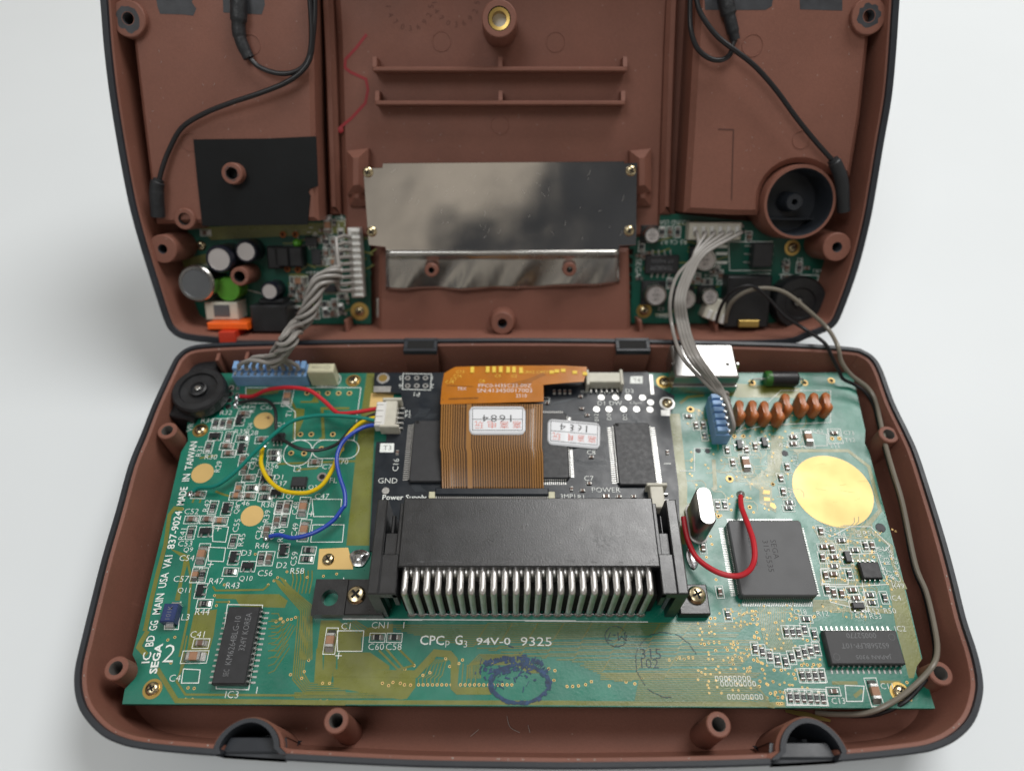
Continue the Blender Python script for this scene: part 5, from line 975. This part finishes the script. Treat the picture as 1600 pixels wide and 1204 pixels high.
# ================================================================== loose wires over the board
def wire(name, label, m, pts, r, z, extra=None, group=None):
    """pts: (crop, x, y, height)"""
    p3 = [(*at(*P(c, x, y), zz), zz) for c, x, y, zz in pts]; b = MB(); b.tube(p3, r, 10, 8); b.cur = 1
    for e, e2 in ((p3[0], p3[1]), (p3[-1], p3[-2])):
        if e[2] < ZB+1.5: d = (Vector(e)-Vector(e2)).normalized(); q = Vector(e)+d*1.1; q.z = ZB+.3; b.tube([e, (Vector(e)+q)/2+Vector((0, 0, .2)), q], r*.6, 8, 4); b.lathe(q.x, q.y, [(1.0, ZB+.02), (.85, ZB+.5), (.4, ZB+.8), (.001, ZB+.85)], 12)
    off = (p3[0][0], p3[0][1], p3[0][2])
    return solo(b, name, label, 'wire', [m, 'solder'], group, off=off)
g5 = 'coloured wires of the white plug'
wire('red_wire', 'red wire arching from the volume wheel pads to the white plug', 'wred', [('A', 600, 350, ZB+.8), ('A', 690, 350, ZB+1.2), ('A', 790, 306, ZB+4), ('A', 940, 290, ZB+5.5), ('A', 1080, 310, ZB+5.5), ('A', 1180, 380, ZB+4.5), ('A', 1260, 455, ZB+4), ('A', 1310, 470, ZB+4), ('A', 1420, 460, ZB+4.2), ('A', 1570, 432, ZB+4.2)], .62, 0, group=g5)
wire('black_wire', 'thin black wire sagging between the wheel pads and the white plug', 'wblack', [('A', 590, 396, ZB+.8), ('A', 720, 372, ZB+2), ('A', 800, 388, ZB+3), ('A', 845, 450, ZB+3), ('A', 850, 560, ZB+3), ('A', 870, 625, ZB+3), ('A', 930, 672, ZB+3), ('A', 1010, 712, ZB+3), ('A', 1110, 726, ZB+3), ('A', 1210, 710, ZB+3), ('A', 1290, 668, ZB+3), ('A', 1380, 570, ZB+3.5), ('A', 1480, 500, ZB+4), ('A', 1570, 462, ZB+4.2)], .5, 0, group=g5)
wire('yellow_wire', 'yellow wire hanging in a wide loop below the white plug', 'wyellow', [('A', 1570, 492, ZB+4.2), ('A', 1460, 522, ZB+4), ('A', 1380, 585, ZB+3.5), ('A', 1320, 670, ZB+3), ('A', 1280, 760, ZB+3), ('A', 1245, 850, ZB+3), ('A', 1180, 955, ZB+3), ('A', 1110, 1005, ZB+3), ('A', 1030, 1022, ZB+3), ('A', 900, 1005, ZB+3), ('A', 800, 930, ZB+3), ('A', 747, 820, ZB+3), ('A', 757, 710, ZB+1.2)], .6, 0, group=g5)
wire('blue_wire', 'blue wire curving down from the white plug to a capacitor beside the slot', 'wblue', [('A', 1570, 550, ZB+4.2), ('A', 1480, 558, ZB+4.5), ('A', 1390, 602, ZB+5), ('A', 1310, 675, ZB+5), ('A', 1272, 780, ZB+5), ('A', 1290, 900, ZB+5), ('A', 1325, 1010, ZB+5), ('A', 1330, 1100, ZB+5), ('B', 1400, 150, ZB+5), ('B', 1330, 240, ZB+4.5), ('B', 1200, 320, ZB+4), ('B', 1060, 355, ZB+3), ('B', 960, 335, ZB+2), ('B', 895, 345, ZB+1.2)], .58, 0, group=g5)
wire('green_wire', 'long teal green wire stretched diagonally from the left edge to the white plug', 'wgreen', [('A', 275, 1010, ZB+1), ('A', 320, 985, ZB+1.6), ('A', 430, 972, ZB+3), ('A', 560, 882, ZB+4), ('A', 700, 742, ZB+5), ('A', 850, 602, ZB+5.5), ('A', 960, 525, ZB+5.5), ('A', 1080, 492, ZB+5), ('A', 1200, 482, ZB+5), ('A', 1400, 495, ZB+4.6), ('A', 1570, 525, ZB+4.2)], .58, 0, group=g5)
wire('red_wire', 'red jumper wire looping from under the slot across the square processor', 'wred', [('I', 72, 270, ZB+3), ('I', 82, 340, ZB+3), ('I', 105, 430, ZB+3.5), ('I', 160, 530, ZB+4.5), ('I', 280, 612, ZB+6), ('I', 400, 638, ZB+7), ('I', 480, 605, ZB+8), ('I', 515, 530, ZB+8.5), ('I', 508, 420, ZB+8), ('I', 472, 310, ZB+6), ('I', 435, 210, ZB+3), ('I', 428, 140, ZB+.9)], .72, 0)
# pair running from the sound board round the right wall of the lower shell
def mix(pts): return pts
def wpt(c, x, y, z=None, w_=None):
    px, py = P(c, x, y)
    if w_ is None: return (*at(px, py, z), z)
    q = au(px, py, w_); v = uw(q[0], q[1], w_); return (v.x, v.y, v.z)
tanp = [wpt('f', 695, 930, w_=-8), wpt('f', 705, 870, w_=-6), wpt('f', 740, 800, w_=-4), wpt('f', 830, 740, w_=-2), wpt('f', 950, 720, w_=0), wpt('f', 1070, 750, w_=1), wpt('f', 1200, 850, w_=2), wpt('f', 1330, 970, w_=3), wpt('F', 1075, 80, z=27), wpt('F', 1100, 180, z=24), wpt('F', 1160, 262, z=21), wpt('F', 1260, 340, z=19), wpt('F', 1312, 420, z=18), wpt('F', 1340, 540, z=18), wpt('F', 1372, 690, z=18.5), wpt('F', 1420, 860, z=20.5), wpt('F', 1480, 1060, z=19), wpt('J', 1120, 0, z=16), wpt('J', 1190, 180, z=15.5), wpt('J', 1240, 390, z=16), wpt('J', 1258, 540, z=18), wpt('J', 1225, 645, z=19.5), wpt('J', 1100, 775, z=17.5), wpt('J', 950, 880, z=16), wpt('J', 800, 935, z=13), wpt('J', 620, 940, z=9), wpt('J', 500, 930, z=6)]
b = MB(); b.tube(tanp, .64, 10, 8); solo(b, 'taupe_wire', 'long taupe grey wire running down the right side of the front shell', 'wire', 'wtan', off=tanp[0])
blkp = [wpt('f', 636, 935, w_=-8), wpt('f', 650, 880, w_=-6), wpt('f', 680, 810, w_=-4), wpt('f', 740, 735, w_=-2), wpt('f', 850, 705, w_=0), wpt('f', 950, 770, w_=0), wpt('f', 1060, 890, w_=1), wpt('f', 1180, 970, w_=2), wpt('F', 990, 60, z=25), wpt('F', 1040, 150, z=22), wpt('F', 1085, 240, z=18.5), wpt('F', 1110, 288, z=17), wpt('F', 1180, 322, z=16), wpt('F', 1250, 372, z=16), wpt('F', 1300, 450, z=16), wpt('F', 1330, 560, z=16), wpt('F', 1360, 690, z=17), wpt('F', 1410, 870, z=18.5), wpt('F', 1470, 1070, z=17), wpt('J', 1106, 10, z=14), wpt('J', 1174, 185, z=13.5), wpt('J', 1224, 400, z=14), wpt('J', 1243, 560, z=16), wpt('J', 1205, 690, z=17.6), wpt('J', 1130, 790, z=16.5), wpt('J', 1050, 865, z=15), wpt('J', 930, 925, z=12), wpt('J', 800, 950, z=9), wpt('J', 560, 940, z=6)]
b = MB(); b.tube(blkp, .55, 10, 8); solo(b, 'black_wire', 'long thin black wire following the taupe wire down the right side', 'wire', 'wblack', off=blkp[0])

# ================================================================== boards in the upper shell
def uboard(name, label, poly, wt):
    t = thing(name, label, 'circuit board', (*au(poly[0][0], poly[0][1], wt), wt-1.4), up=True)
    b = MB(); b.prism(UPX(poly, wt), wt-1.4, wt); b.build('board', 'greenshade', t, smooth=False); return t
WB = -16.0
def uinst(par, k, c, x, y, rot=0, w_=WB, nm=None): q = au(*P(c, x, y), w_); inst(nm or NM[k], ME[k], par, q[0], q[1], w_+.02, rot)
def can(par, px, py, wt, r, side='canbk', top='cantop', name='capacitor', w0=WB, print_=None):
    x, u = au(px, py, wt); b = MB(); b.lathe(x, u, [(r, w0), (r, w0+.8), (r*.94, w0+1.2), (r, w0+1.6), (r, wt-.5), (r*.93, wt), (r*.78, wt)], 28); b.cur = 1; b.lathe(x, u, [(r*.78, wt), (r*.76, wt-.15), (.001, wt-.12)], 28)
    return b.build(name, [side, top], par)
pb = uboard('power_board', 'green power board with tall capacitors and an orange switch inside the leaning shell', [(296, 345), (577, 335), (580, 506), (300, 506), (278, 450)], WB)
USK = MB(); UTR = MB()
UTR.sheet(UPX([(310, 355), (575, 345), (575, 362), (330, 375)], WB), WB+.02); UTR.sheet(UPX([(285, 405), (330, 395), (330, 425), (285, 440)], WB), WB+.02); UTR.sheet(UPX([(520, 345), (572, 340), (572, 360), (522, 362)], WB), WB+.03)
for i in range(26): px = random.uniform(440, 560); py = random.uniform(360, 495); UTR.strip(UPX([(px, py), (px+random.uniform(8, 30), py), (px+35, py+random.choice((-6, 6)))], WB), .5, WB+.025)
UTR.build('copper_traces', 'olive', pb, smooth=False, stuff=True)
can(pb, 342, 405, -5.5, 4.3); can(pb, 384, 393, -8, 3.5); can(pb, 421, 455, -8.5, 2.9); can(pb, 306, 443, -4.5, 5.7, 'steel', 'pewter', 'round_choke'); can(pb, 356, 452, -9, 3.9, 'lime', 'lime', 'green_capacitor')
q = au(347, 487, -8); b = MB(); b.box(q[0]-5.4, q[0]+5.0, q[1]-2.6, q[1]+3.0, WB, -8, .3); sw = b.build('power_switch', 'ivory', pb)
b = MB(); b.box(q[0]-2.5, q[0]+2.5, q[1]-1.5, q[1]+2.2, -8.2, -7.7, .1); b.build('switch_window', 'pewter', sw)
q = au(355, 510, -3); b = MB(); b.box(q[0]-6.4, q[0]+6.4, q[1]-1.1, q[1]+1.1, -12, -3, .4); b.cur = 1; b.box(q[0]-1.7, q[0]+3.4, q[1]-4.6, q[1]-1.1, -11.5, .25, .2); b.build('switch_slider', ['switch', 'switch2'], sw)
q = au(420, 497, -6); b = MB(); b.box(q[0]-5.8, q[0]+5.8, q[1]-4.6, q[1]+4.0, WB, -6, .5); b.box(q[0]-3.8, q[0]+4, q[1]+4, q[1]+5.5, WB, -9, .5); b.build('power_jack', 'black', pb)
for x, y, rx, ry in ((960, 525, 2.4, 3.2), (1050, 525, 2.2, 3.2), (910, 530, 2.0, 3.6)): q = au(*P('d', x, y), WB+4); b = MB(); b.box(q[0]-rx, q[0]+rx, q[1]-ry, q[1]+ry, WB, WB+4.5, .5); b.build('power_transistor', 'black', pb)
for x, y in ((972, 385), (1050, 385), (1000, 600), (1065, 605)): q = au(*P('d', x, y), WB); b = MB(); b.lathe(*q, [(.9, WB), (1.0, WB+.7), (.5, WB+1)], 12); b.cur = 1; b.disc(*q, .5, WB+1.0, 10); b.build('solder_ring', ['orange', 'hole'], pb)
q = au(*P('d', 1052, 440), WB+3); b = MB(); b.lathe(*q, [(1.2, WB), (1.3, WB+2.5), (.6, WB+3.4), (.001, WB+3.5)], 14); b.build('green_diode', 'lime', pb)
q = rect_of(PL('d', (1145, 480), (1205, 480), (1205, 575), (1145, 575)), WB+1.6, au); sop(pb, 'regulator_chip', q, WB, 1.6, 4, 'r', 'slead', 1.27); q = rect_of(PL('d', (1125, 640), (1235, 640), (1235, 700), (1125, 700)), WB+1.6, au); sop(pb, 'driver_chip', q, WB, 1.6, 5, 't', 'slead', 1.0)
q = rect_of(PL('d', (1220, 700), (1300, 700), (1300, 745), (1220, 745)), WB+1.5, au); sop(pb, 'driver_chip', q, WB, 1.5, 5, 'b', 'slead', .9); q = rect_of(PL('d', (1105, 400), (1180, 400), (1180, 460), (1105, 460)), WB+1.6, au); sop(pb, 'driver_chip', q, WB, 1.6, 3, 'b', 'slead', 1.0)
def usk(c, x, y, a, d, rot): q = au(*P(c, x, y), WB); USK.strip(xf([(-a/2, -d/2), (a/2, -d/2), (a/2, d/2), (-a/2, d/2)], *q, rot), .2, WB+.05, True)
for k, x, y, r in (('bcap', 1250, 325, PI/2), ('res', 1240, 430, PI/2), ('cap', 1285, 430, PI/2), ('cap', 1240, 500, PI/2), ('res', 1285, 500, PI/2), ('tcap', 1285, 555, 0), ('cap', 1210, 560, 0), ('res', 1320, 590, PI/2), ('bcap', 1068, 672, 0), ('cap', 1095, 725, 0), ('cap', 1085, 770, 0), ('res', 1030, 740, PI/2), ('res', 1230, 820, 0), ('cap', 1290, 820, PI/2), ('res', 1235, 870, PI/2), ('cap', 1280, 880, 0), ('res', 1330, 850, PI/2), ('cap', 1180, 880, PI/2), ('tcap', 1090, 850, 0), ('res', 1050, 860, PI/2), ('cap', 485, 375, 0), ('res', 1330, 500, PI/2), ('res', 1330, 380, PI/2), ('cap', 1195, 420, 0), ('res', 1340, 770, 0)):
    uinst(pb, k, 'd', x, y, r); usk('d', x, y, *DIM[k], r)
for k in range(30):
    x, y = random.choice(((random.uniform(1190, 1340), random.uniform(310, 620)), (random.uniform(1020, 1130), random.uniform(640, 900)), (random.uniform(1150, 1380), random.uniform(760, 900))))
    q = au(*P('d', x, y), WB); inst('chip_capacitor' if k % 2 else 'chip_resistor', ME['mdc' if k % 2 else 'mres'], pb, q[0], q[1], WB+.02, random.choice((0, PI/2)))
for k in range(60): x, y = random.uniform(1020, 1360), random.uniform(300, 900); q = au(*P('d', x, y), WB); USK.strip([q, (q[0]+random.uniform(.5, 2.5), q[1])] if k % 2 else [q, (q[0], q[1]+random.uniform(.5, 2.5))], .2, WB+.06)
q = au(*P('d', 1370, 290), WB); text(USK, '837-9025', q[0], q[1], WB+.05, 1.5, PI, 7.5); q = au(*P('d', 1380, 322), WB); text(USK, 'IC2', q[0], q[1], WB+.05, 1.5, PI)
USK.strip(UPX(PL('d', (1040, 800), (1045, 920), (1140, 920), (1150, 880)), WB), .25, WB+.05); USK.strip(UPX(PL('d', (710, 720), (1000, 800), (1130, 800)), WB), .2, WB+.05)
PBS = (USK, pb)
q = au(*P('d', 1448, 865), WB); b = MB(); b.ring(*q, 1.4, 3.0, WB+.06, 24); b.build('gold_washer', 'brass', pb); inst('screw', ME['screw'], pb, *q, WB+.06, .2)
q = au(*P('d', 458, 455), WB); inst('screw', ME['screw'], pb, *q, WB+.06, .6)
b = MB(); q = au(*P('d', 1560, 850), WB+3); b.prism([(q[0]-.8, q[1]-3), (q[0]+.6, q[1]-3.2), (q[0]+.9, q[1]+3.2), (q[0]-.4, q[1]+3.4)], WB-2, WB+3, .5); b.build('ground_clip', 'tin', pb)
for y in range(255, 900, 62):
    if 330 < y < 470: continue
    q = au(*P('d', 1490, y), WB); b = MB(); b.box(q[0]-.8, q[0]+1.6, q[1]-.5, q[1]+.5, WB-.9, WB-.2, .1); b.build('edge_tab', 'greenshade', pb)
# white plug of the twisted cable
q0 = au(*P('d', 1370, 345), WB+5); q1 = au(*P('d', 1470, 780), WB+5)
b = MB(); b.box(q0[0], q1[0], q1[1], q0[1], WB, WB+5, .4); wsk = b.build('white_socket', 'white', pb)
TEE = []
for i in range(11):
    yy = q1[1]+.9+(q0[1]-q1[1]-1.8)*i/10; b = MB(); b.box(q1[0]-2.6, q1[0]+.3, yy-.45, yy+.45, WB+4.8, WB+6.2, .25); b.build('socket_tooth', 'white', wsk); TEE.append((q1[0]-2.4, yy, WB+5.5))

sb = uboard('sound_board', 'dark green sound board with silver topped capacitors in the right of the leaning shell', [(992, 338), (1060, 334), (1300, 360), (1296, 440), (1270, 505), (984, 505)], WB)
VSK = MB()
UTR = MB()
for i in range(22): px = random.uniform(1000, 1120); py = random.uniform(345, 495); UTR.strip(UPX([(px, py), (px+random.uniform(6, 25), py), (px+30, py+random.choice((-6, 6)))], WB), .45, WB+.025)
UTR.build('copper_traces', 'olive', sb, smooth=False, stuff=True)
for x, y, r, rot in ((238, 390, 2.6, 0), (262, 765, 3.6, 0), (570, 545, 3.6, 0), (600, 775, 2.7, 0), (448, 790, 3.3, 0)):
    px, py = P('f', x, y); c = can(sb, px, py, WB+6.2, r, 'steel', 'cantop', 'capacitor')
    q = au(px, py, WB+6.2); b = MB(); b.box(q[0]-r*1.1, q[0]+r*1.1, q[1]-r*1.1, q[1]+r*1.1, WB, WB+1.2, .2); b.build('base', 'black', c)
    b = MB(); text(b, 'UP', q[0], q[1]-r*.35, WB+6.12, .9, PI); text(b, '1800', q[0], q[1]+.1, WB+6.12, .9, PI); text(b, 'L3', q[0], q[1]+r*.4, WB+6.12, .9, PI); CT.append((b, c, 'ink'))
q = rect_of(PL('f', (195, 515), (405, 515), (400, 630), (192, 630)), WB+2, au); am = sop(sb, 'amplifier_chip', q, WB, 2.0, 4, 'tb', 'lead', 1.9); ctext(am, 'inkgrey', (('TDA2822M', (q[0]+q[1])/2, q[2]+(q[3]-q[2])*.72*0+1.8, 1.3, 180, 7), ('ST 93J322', (q[0]+q[1])/2, q[3]-1.7, 1.2, 180, 7)), WB+2.02)
q = rect_of(PL('f', (870, 440), (990, 440), (990, 590), (870, 590)), WB+4.5, au); ja = sop(sb, 'headphone_switch', q, WB, 4.5, 3, 'lr', 'lead', 2.6)
q = au(*P('f', 850, 900), -9); b = MB(); b.box(q[0]-8, q[0]+6, q[1]-3.5, q[1]+13, WB, -9, .5); hj = b.build('headphone_jack', 'black', sb)
q = au(*P('f', 845, 945), -7); b = MB(); b.box(q[0]-3.2, q[0]+3.2, q[1]-1.1, q[1]+1.1, -9, -7.6, .1); b.build('jack_plate', 'brass', hj)
q = au(*P('f', 1165, 815), -9); b = MB(); b.lathe(*q, [(8.4, WB), (8.6, -10), (8.0, -9), (5, -9), (4.6, -9.6), (2, -9.6), (1.8, -8.8), (.001, -8.8)], 48); b.build('contrast_wheel', 'black', sb)
q = au(*P('f', 1145, 805), -8.5); b = MB(); b.lathe(*q, [(1.5, -9), (1.2, -8), (.001, -7.8)], 14); b.build('wheel_screw', 'steel', sb)
for x, y in ((185, 860), (1112, 468)): q = au(*P('f', x, y), WB); b = MB(); b.ring(*q, 1.2, 2.5, WB+.06, 24); b.build('gold_washer', 'brass', sb); inst('screw', ME['screw'], sb, *q, WB+.06, .2)
for k, x, y, r in (('res', 298, 370, PI/2), ('cap', 345, 370, PI/2), ('res', 395, 370, PI/2), ('cap', 660, 640, PI/2), ('res', 580, 680, 0), ('cap', 520, 660, PI/2), ('cap', 1075, 590, PI/2), ('res', 1155, 590, PI/2), ('tcap', 1075, 655, 0), ('res', 640, 610, PI/2), ('cap', 840, 400, PI/2), ('res', 170, 460, PI/2), ('res', 345, 690, PI/2)): 
    q = au(*P('f', x, y), WB); inst(NM[k], ME[k], sb, q[0], q[1], WB+.02, r); a, d = DIM[k]; VSK.strip(xf([(-a/2, -d/2), (a/2, -d/2), (a/2, d/2), (-a/2, d/2)], *q, r), .2, WB+.05, True)
for k in range(22):
    x, y = random.choice(((random.uniform(150, 220), random.uniform(420, 700)), (random.uniform(420, 690), random.uniform(590, 720)), (random.uniform(1020, 1240), random.uniform(560, 680)), (random.uniform(700, 860), random.uniform(330, 420))))
    q = au(*P('f', x, y), WB); inst('chip_capacitor' if k % 2 else 'chip_resistor', ME['mdc' if k % 2 else 'mres'], sb, q[0], q[1], WB+.02, random.choice((0, PI/2)))
for s, x, y, r, h in (('SOUND USA VA1', 345, 312, 180, 1.6), ('SEGA', 150, 595, -90, 1.8), ('R5 C6 R7', 370, 432, 180, 1.4), ('R2', 1075, 548, 180, 1.2), ('R1', 1160, 540, 180, 1.2), ('C2', 290, 850, 180, 1.2), ('C6', 582, 645, 180, 1.2), ('R9', 655, 690, 180, 1.2), ('C13', 310, 893, 180, 1.2), ('VR1', 1270, 612, 180, 1.2), ('A8562', 305, 890, 180, 1.2)): q = au(*P('f', x, y), WB); text(VSK, s, q[0], q[1], WB+.05, h, math.radians(r), 12.5 if len(s) > 9 else (6 if s == 'SEGA' else None))
VSK.strip(UPX(PL('f', (712, 430), (720, 610), (980, 610)), WB), .22, WB+.05); VSK.strip(UPX(PL('f', (700, 635), (975, 630)), WB), .22, WB+.05); VSK.strip(UPX(PL('f', (1030, 635), (1275, 640), (1265, 690)), WB), .22, WB+.05); VSK.strip(UPX(PL('f', (712, 430), (990, 430)), WB), .22, WB+.05)
for x, y in ((665, 460), (665, 505), (665, 560)): VSK.strip(UPX(PL('f', (x-30, y), (x+40, y)), WB), .9, WB+.05)
SBS = (VSK, sb)
for y in range(300, 900, 56): q = au(*P('f', 118, y), WB); b = MB(); b.box(q[0]-1.2, q[0]+1.4, q[1]-.5, q[1]+.5, WB-.9, WB-.2, .1); b.build('edge_tab', 'greenshade', sb)
q0 = au(*P('f', 472, 310), WB+5); q1 = au(*P('f', 790, 420), WB+5); b = MB(); b.box(q0[0], q1[0], q1[1], q0[1], WB, WB+5, .4); ws2 = b.build('white_socket', 'ivory', sb); TE2 = []
for i in range(6): xx = q0[0]+1.6+(q1[0]-q0[0]-3.2)*i/5; b = MB(); b.box(xx-.55, xx+.55, q1[1]+1.6, q0[1]-1.2, WB+4.8, WB+6.0, .25); b.build('socket_tooth', 'white', ws2); TE2.append((xx, q1[1]+2.2, WB+5.6))
q = au(1123, 486, WB+6); b = MB(); b.prism(xf(rrect(-4.2, 4.2, -3.6, 3.6, .4, 2), q[0], q[1], -.35), WB, WB+6, .4); sp2 = b.build('speaker_plug', 'ivory', sb)
for i in range(3): b = MB(); b.prism(xf([(-3.2+i*2.3, -3.4), (-1.9+i*2.3, -3.4), (-1.9+i*2.3, -.5), (-3.2+i*2.3, -.5)], q[0], q[1], -.35), WB+6, WB+6.8, .2); b.build('plug_tooth', 'white', sp2)

# ================================================================== grey cables between the halves
def v3(px, py, z=None, w_=None): return Vector(wpt('P', px, py, z, w_))
cab = thing('twisted_cable', 'thick twisted bundle of grey wires linking the left boards of both halves', 'cable', tuple(v3(440, 560, z=24)))
core = [v3(540, 425, w_=-5), v3(520, 428, w_=-1), v3(497, 442, w_=2), v3(487, 468, w_=3), v3(478, 492, w_=4), v3(462, 512, w_=5), v3(452, 528, z=38), v3(440, 548, z=32), v3(425, 564, z=28)]
cp = catmull(core, 10); nS = 9
for k in range(nS):
    te = TEE[k+1]; p_end = Vector(uw(*te)); path = [p_end, p_end+N_*4+Vector((-4, 0, 0))*1.0]
    L = len(cp); dr = (-1)**k
    for i, p in enumerate(cp):
        if i < 6: continue
        t = (cp[min(i+1, L-1)]-cp[max(i-1, 0)]).normalized(); a = t.cross(Vector((0, 0, 1))).normalized(); c2 = t.cross(a)
        rad = (2.0 if k < 6 else .85)*(1+.12*math.sin(i*.1+k)); ph = 2*PI*k/6+i*.13; path.append(p+a*rad*math.cos(ph)+c2*rad*math.sin(ph))
    hx0 = at(375+k*11.3, 577, ZB+7.2); e = Vector((hx0[0], hx0[1], ZB+7.0)); path += [(path[-1]+e)/2+Vector((0, 0, 3.0)), e+Vector((0, .4, 1.6)), e]
    b = MB(); b.tube(path, .64, 8, 2); b.build('grey_strand', 'wgrey', cab)
rib = thing('grey_cable', 'loose bundle of grey wires bridging the right boards down to a blue socket', 'cable', tuple(v3(1090, 520, z=30)))
starts = [(0, 1100, 380), (1, 0, 0), (2, 0, 0), (3, 0, 0), (4, 0, 0), (5, 0, 0)]
for k in range(6):
    te = Vector(uw(*TE2[k])); o1 = (k-2.5)
    mid = [v3(1092+o1*4.2 if k else 1089, 392+abs(o1)*1.5, w_=-2), v3(1070+o1*4.6+(14 if k == 1 else 0), 430, w_=1), v3(1058+o1*4.4+(18 if k == 1 else 0), 470, w_=4), v3(1063+o1*5.0+(20 if k == 1 else 0), 512, w_=6), v3(1078+o1*5.4+(18 if k == 1 else 0), 555, z=38-abs(o1)), v3(1105+o1*4.4+(8 if k == 1 else 0), 590, z=31), v3(1124+o1*2.4, 612, z=27)]
    ye = at(1133, 628+k*9.5, ZB+7)[1]; e = Vector((at(1137, 650, ZB+7)[0], ye, ZB+6.5)); mid += [e+Vector((0, .8, 4)), e]
    b = MB(); b.tube([te, te+N_*3]+mid, .56, 8, 7); b.build('grey_strand', 'wgrey', rib)
# battery leads
LZ = 3.4
def lead(label, parts, name='battery_lead', o=None):
    t = thing(name, label, 'wire', o, up=True)
    for nm, m, pts, r, radii in parts:
        p3 = [(*au(x, y, w_+LZ), w_+LZ) for x, y, w_ in pts]; b = MB(); b.tube(p3, r, 12, 8, radii=radii); b.build(nm, m, t)
    return t
lead('black sleeved lead with a short loop at the top left of the leaning shell', (('lead_wire', 'wblack', ((390, 90, -6.4), (404, 104, -6), (430, 114, -5.6), (455, 114, -5.4), (474, 104, -5.2), (484, 84, -5), (487, 50, -5), (484, 0, -5), (480, -40, -5)), .72, None), ('shrink_sleeve', 'sleeve', ((373, -20, -6.5), (373, 20, -6.0), (373, 48, -6), (378, 68, -6), (389, 91, -6.3)), 1.9, [2.2, 2.3, 1.9, 1.7, 1.6])), o=(*au(390, 90, -6), -6))
lead('black lead sweeping left down to a rubber boot beside the left posts', (('lead_wire', 'wblack', ((492, -40, -5.6), (492, 20, -5.6), (489, 60, -5.4), (484, 92, -5), (470, 113, -4.6), (445, 130, -4.5), (405, 146, -4.6), (360, 161, -5), (318, 178, -5.6), (284, 200, -6), (264, 235, -6), (253, 265, -5.6), (248, 286, -5.4)), .72, None), ('rubber_boot', 'sleeve', ((248, 280, -5.5), (245, 292, -5.5), (245, 310, -5.8), (247, 338, -6.5)), 1.8, [1.5, 2.0, 2.1, 2.1])), o=(*au(248, 286, -6), -6))
lead('black sleeved lead hanging in a tight loop at the top right of the leaning shell', (('lead_wire', 'wblack', ((1079, -40, -5), (1078, 20, -5), (1080, 50, -4.6), (1090, 76, -4.4), (1108, 91, -4.4), (1126, 94, -4.6), (1140, 86, -5), (1145, 70, -5.6), (1149, 62, -6)), .72, None), ('shrink_sleeve', 'sleeve', ((1131, -20, -6.2), (1136, 10, -6), (1143, 40, -6), (1149, 63, -6.2)), 1.8, [2.4, 2.2, 1.7, 1.4])), o=(*au(1149, 62, -6), -6))
lead('long black lead slanting right down to a boot beside the round housing', (('lead_wire', 'wblack', ((1086, -40, -5), (1090, 8, -4.5), (1104, 36, -4), (1124, 60, -3.6), (1150, 80, -3.2), (1180, 104, -3.2), (1212, 140, -3.4), (1245, 185, -3.6), (1275, 222, -4), (1303, 253, -4.6)), .72, None), ('rubber_boot', 'sleeve', ((1301, 249, -4.6), (1308, 262, -4.8), (1315, 285, -5.5), (1318, 330, -7)), 1.7, [1.6, 1.9, 2.0, 1.9])), o=(*au(1303, 253, -5), -5))

# ================================================================== lettering is added last, into the parts it is printed on
flush_text()
SK.build('printed_lettering', 'silk', bd, smooth=False); RS.build('ink_stamp', 'stain', bd, smooth=False)
for mb, c, mn in CT: mb.build('printed_lettering', mn, c, smooth=False, off=c['_o'])
IND[0].build('printed_lettering', 'inkgrey', IND[1], smooth=False); FCT[0].build('printed_lettering', 'ink', FCT[1], smooth=False)
MK.build('printed_lettering', 'silk', mod, smooth=False); T3.build('dark_lettering', 'ink', mod, smooth=False, stuff=True)
FT.build('printed_lettering', 'paper', flx, smooth=False); FY.build('yellow_lettering', 'inkyel', flx, smooth=False)
for bn, bc, t in STK: bn.build('printed_number', 'ink', t, smooth=False); bc.build('printed_characters', 'inkred', t, smooth=False)
PBS[0].build('printed_lettering', 'silk', PBS[1], smooth=False); SBS[0].build('printed_lettering', 'silk', SBS[1], smooth=False)
datewheel.build('moulded_digits', 'brown2', lid, smooth=False)
for o in sc.objects:
    if '_o' in o: del o['_o']
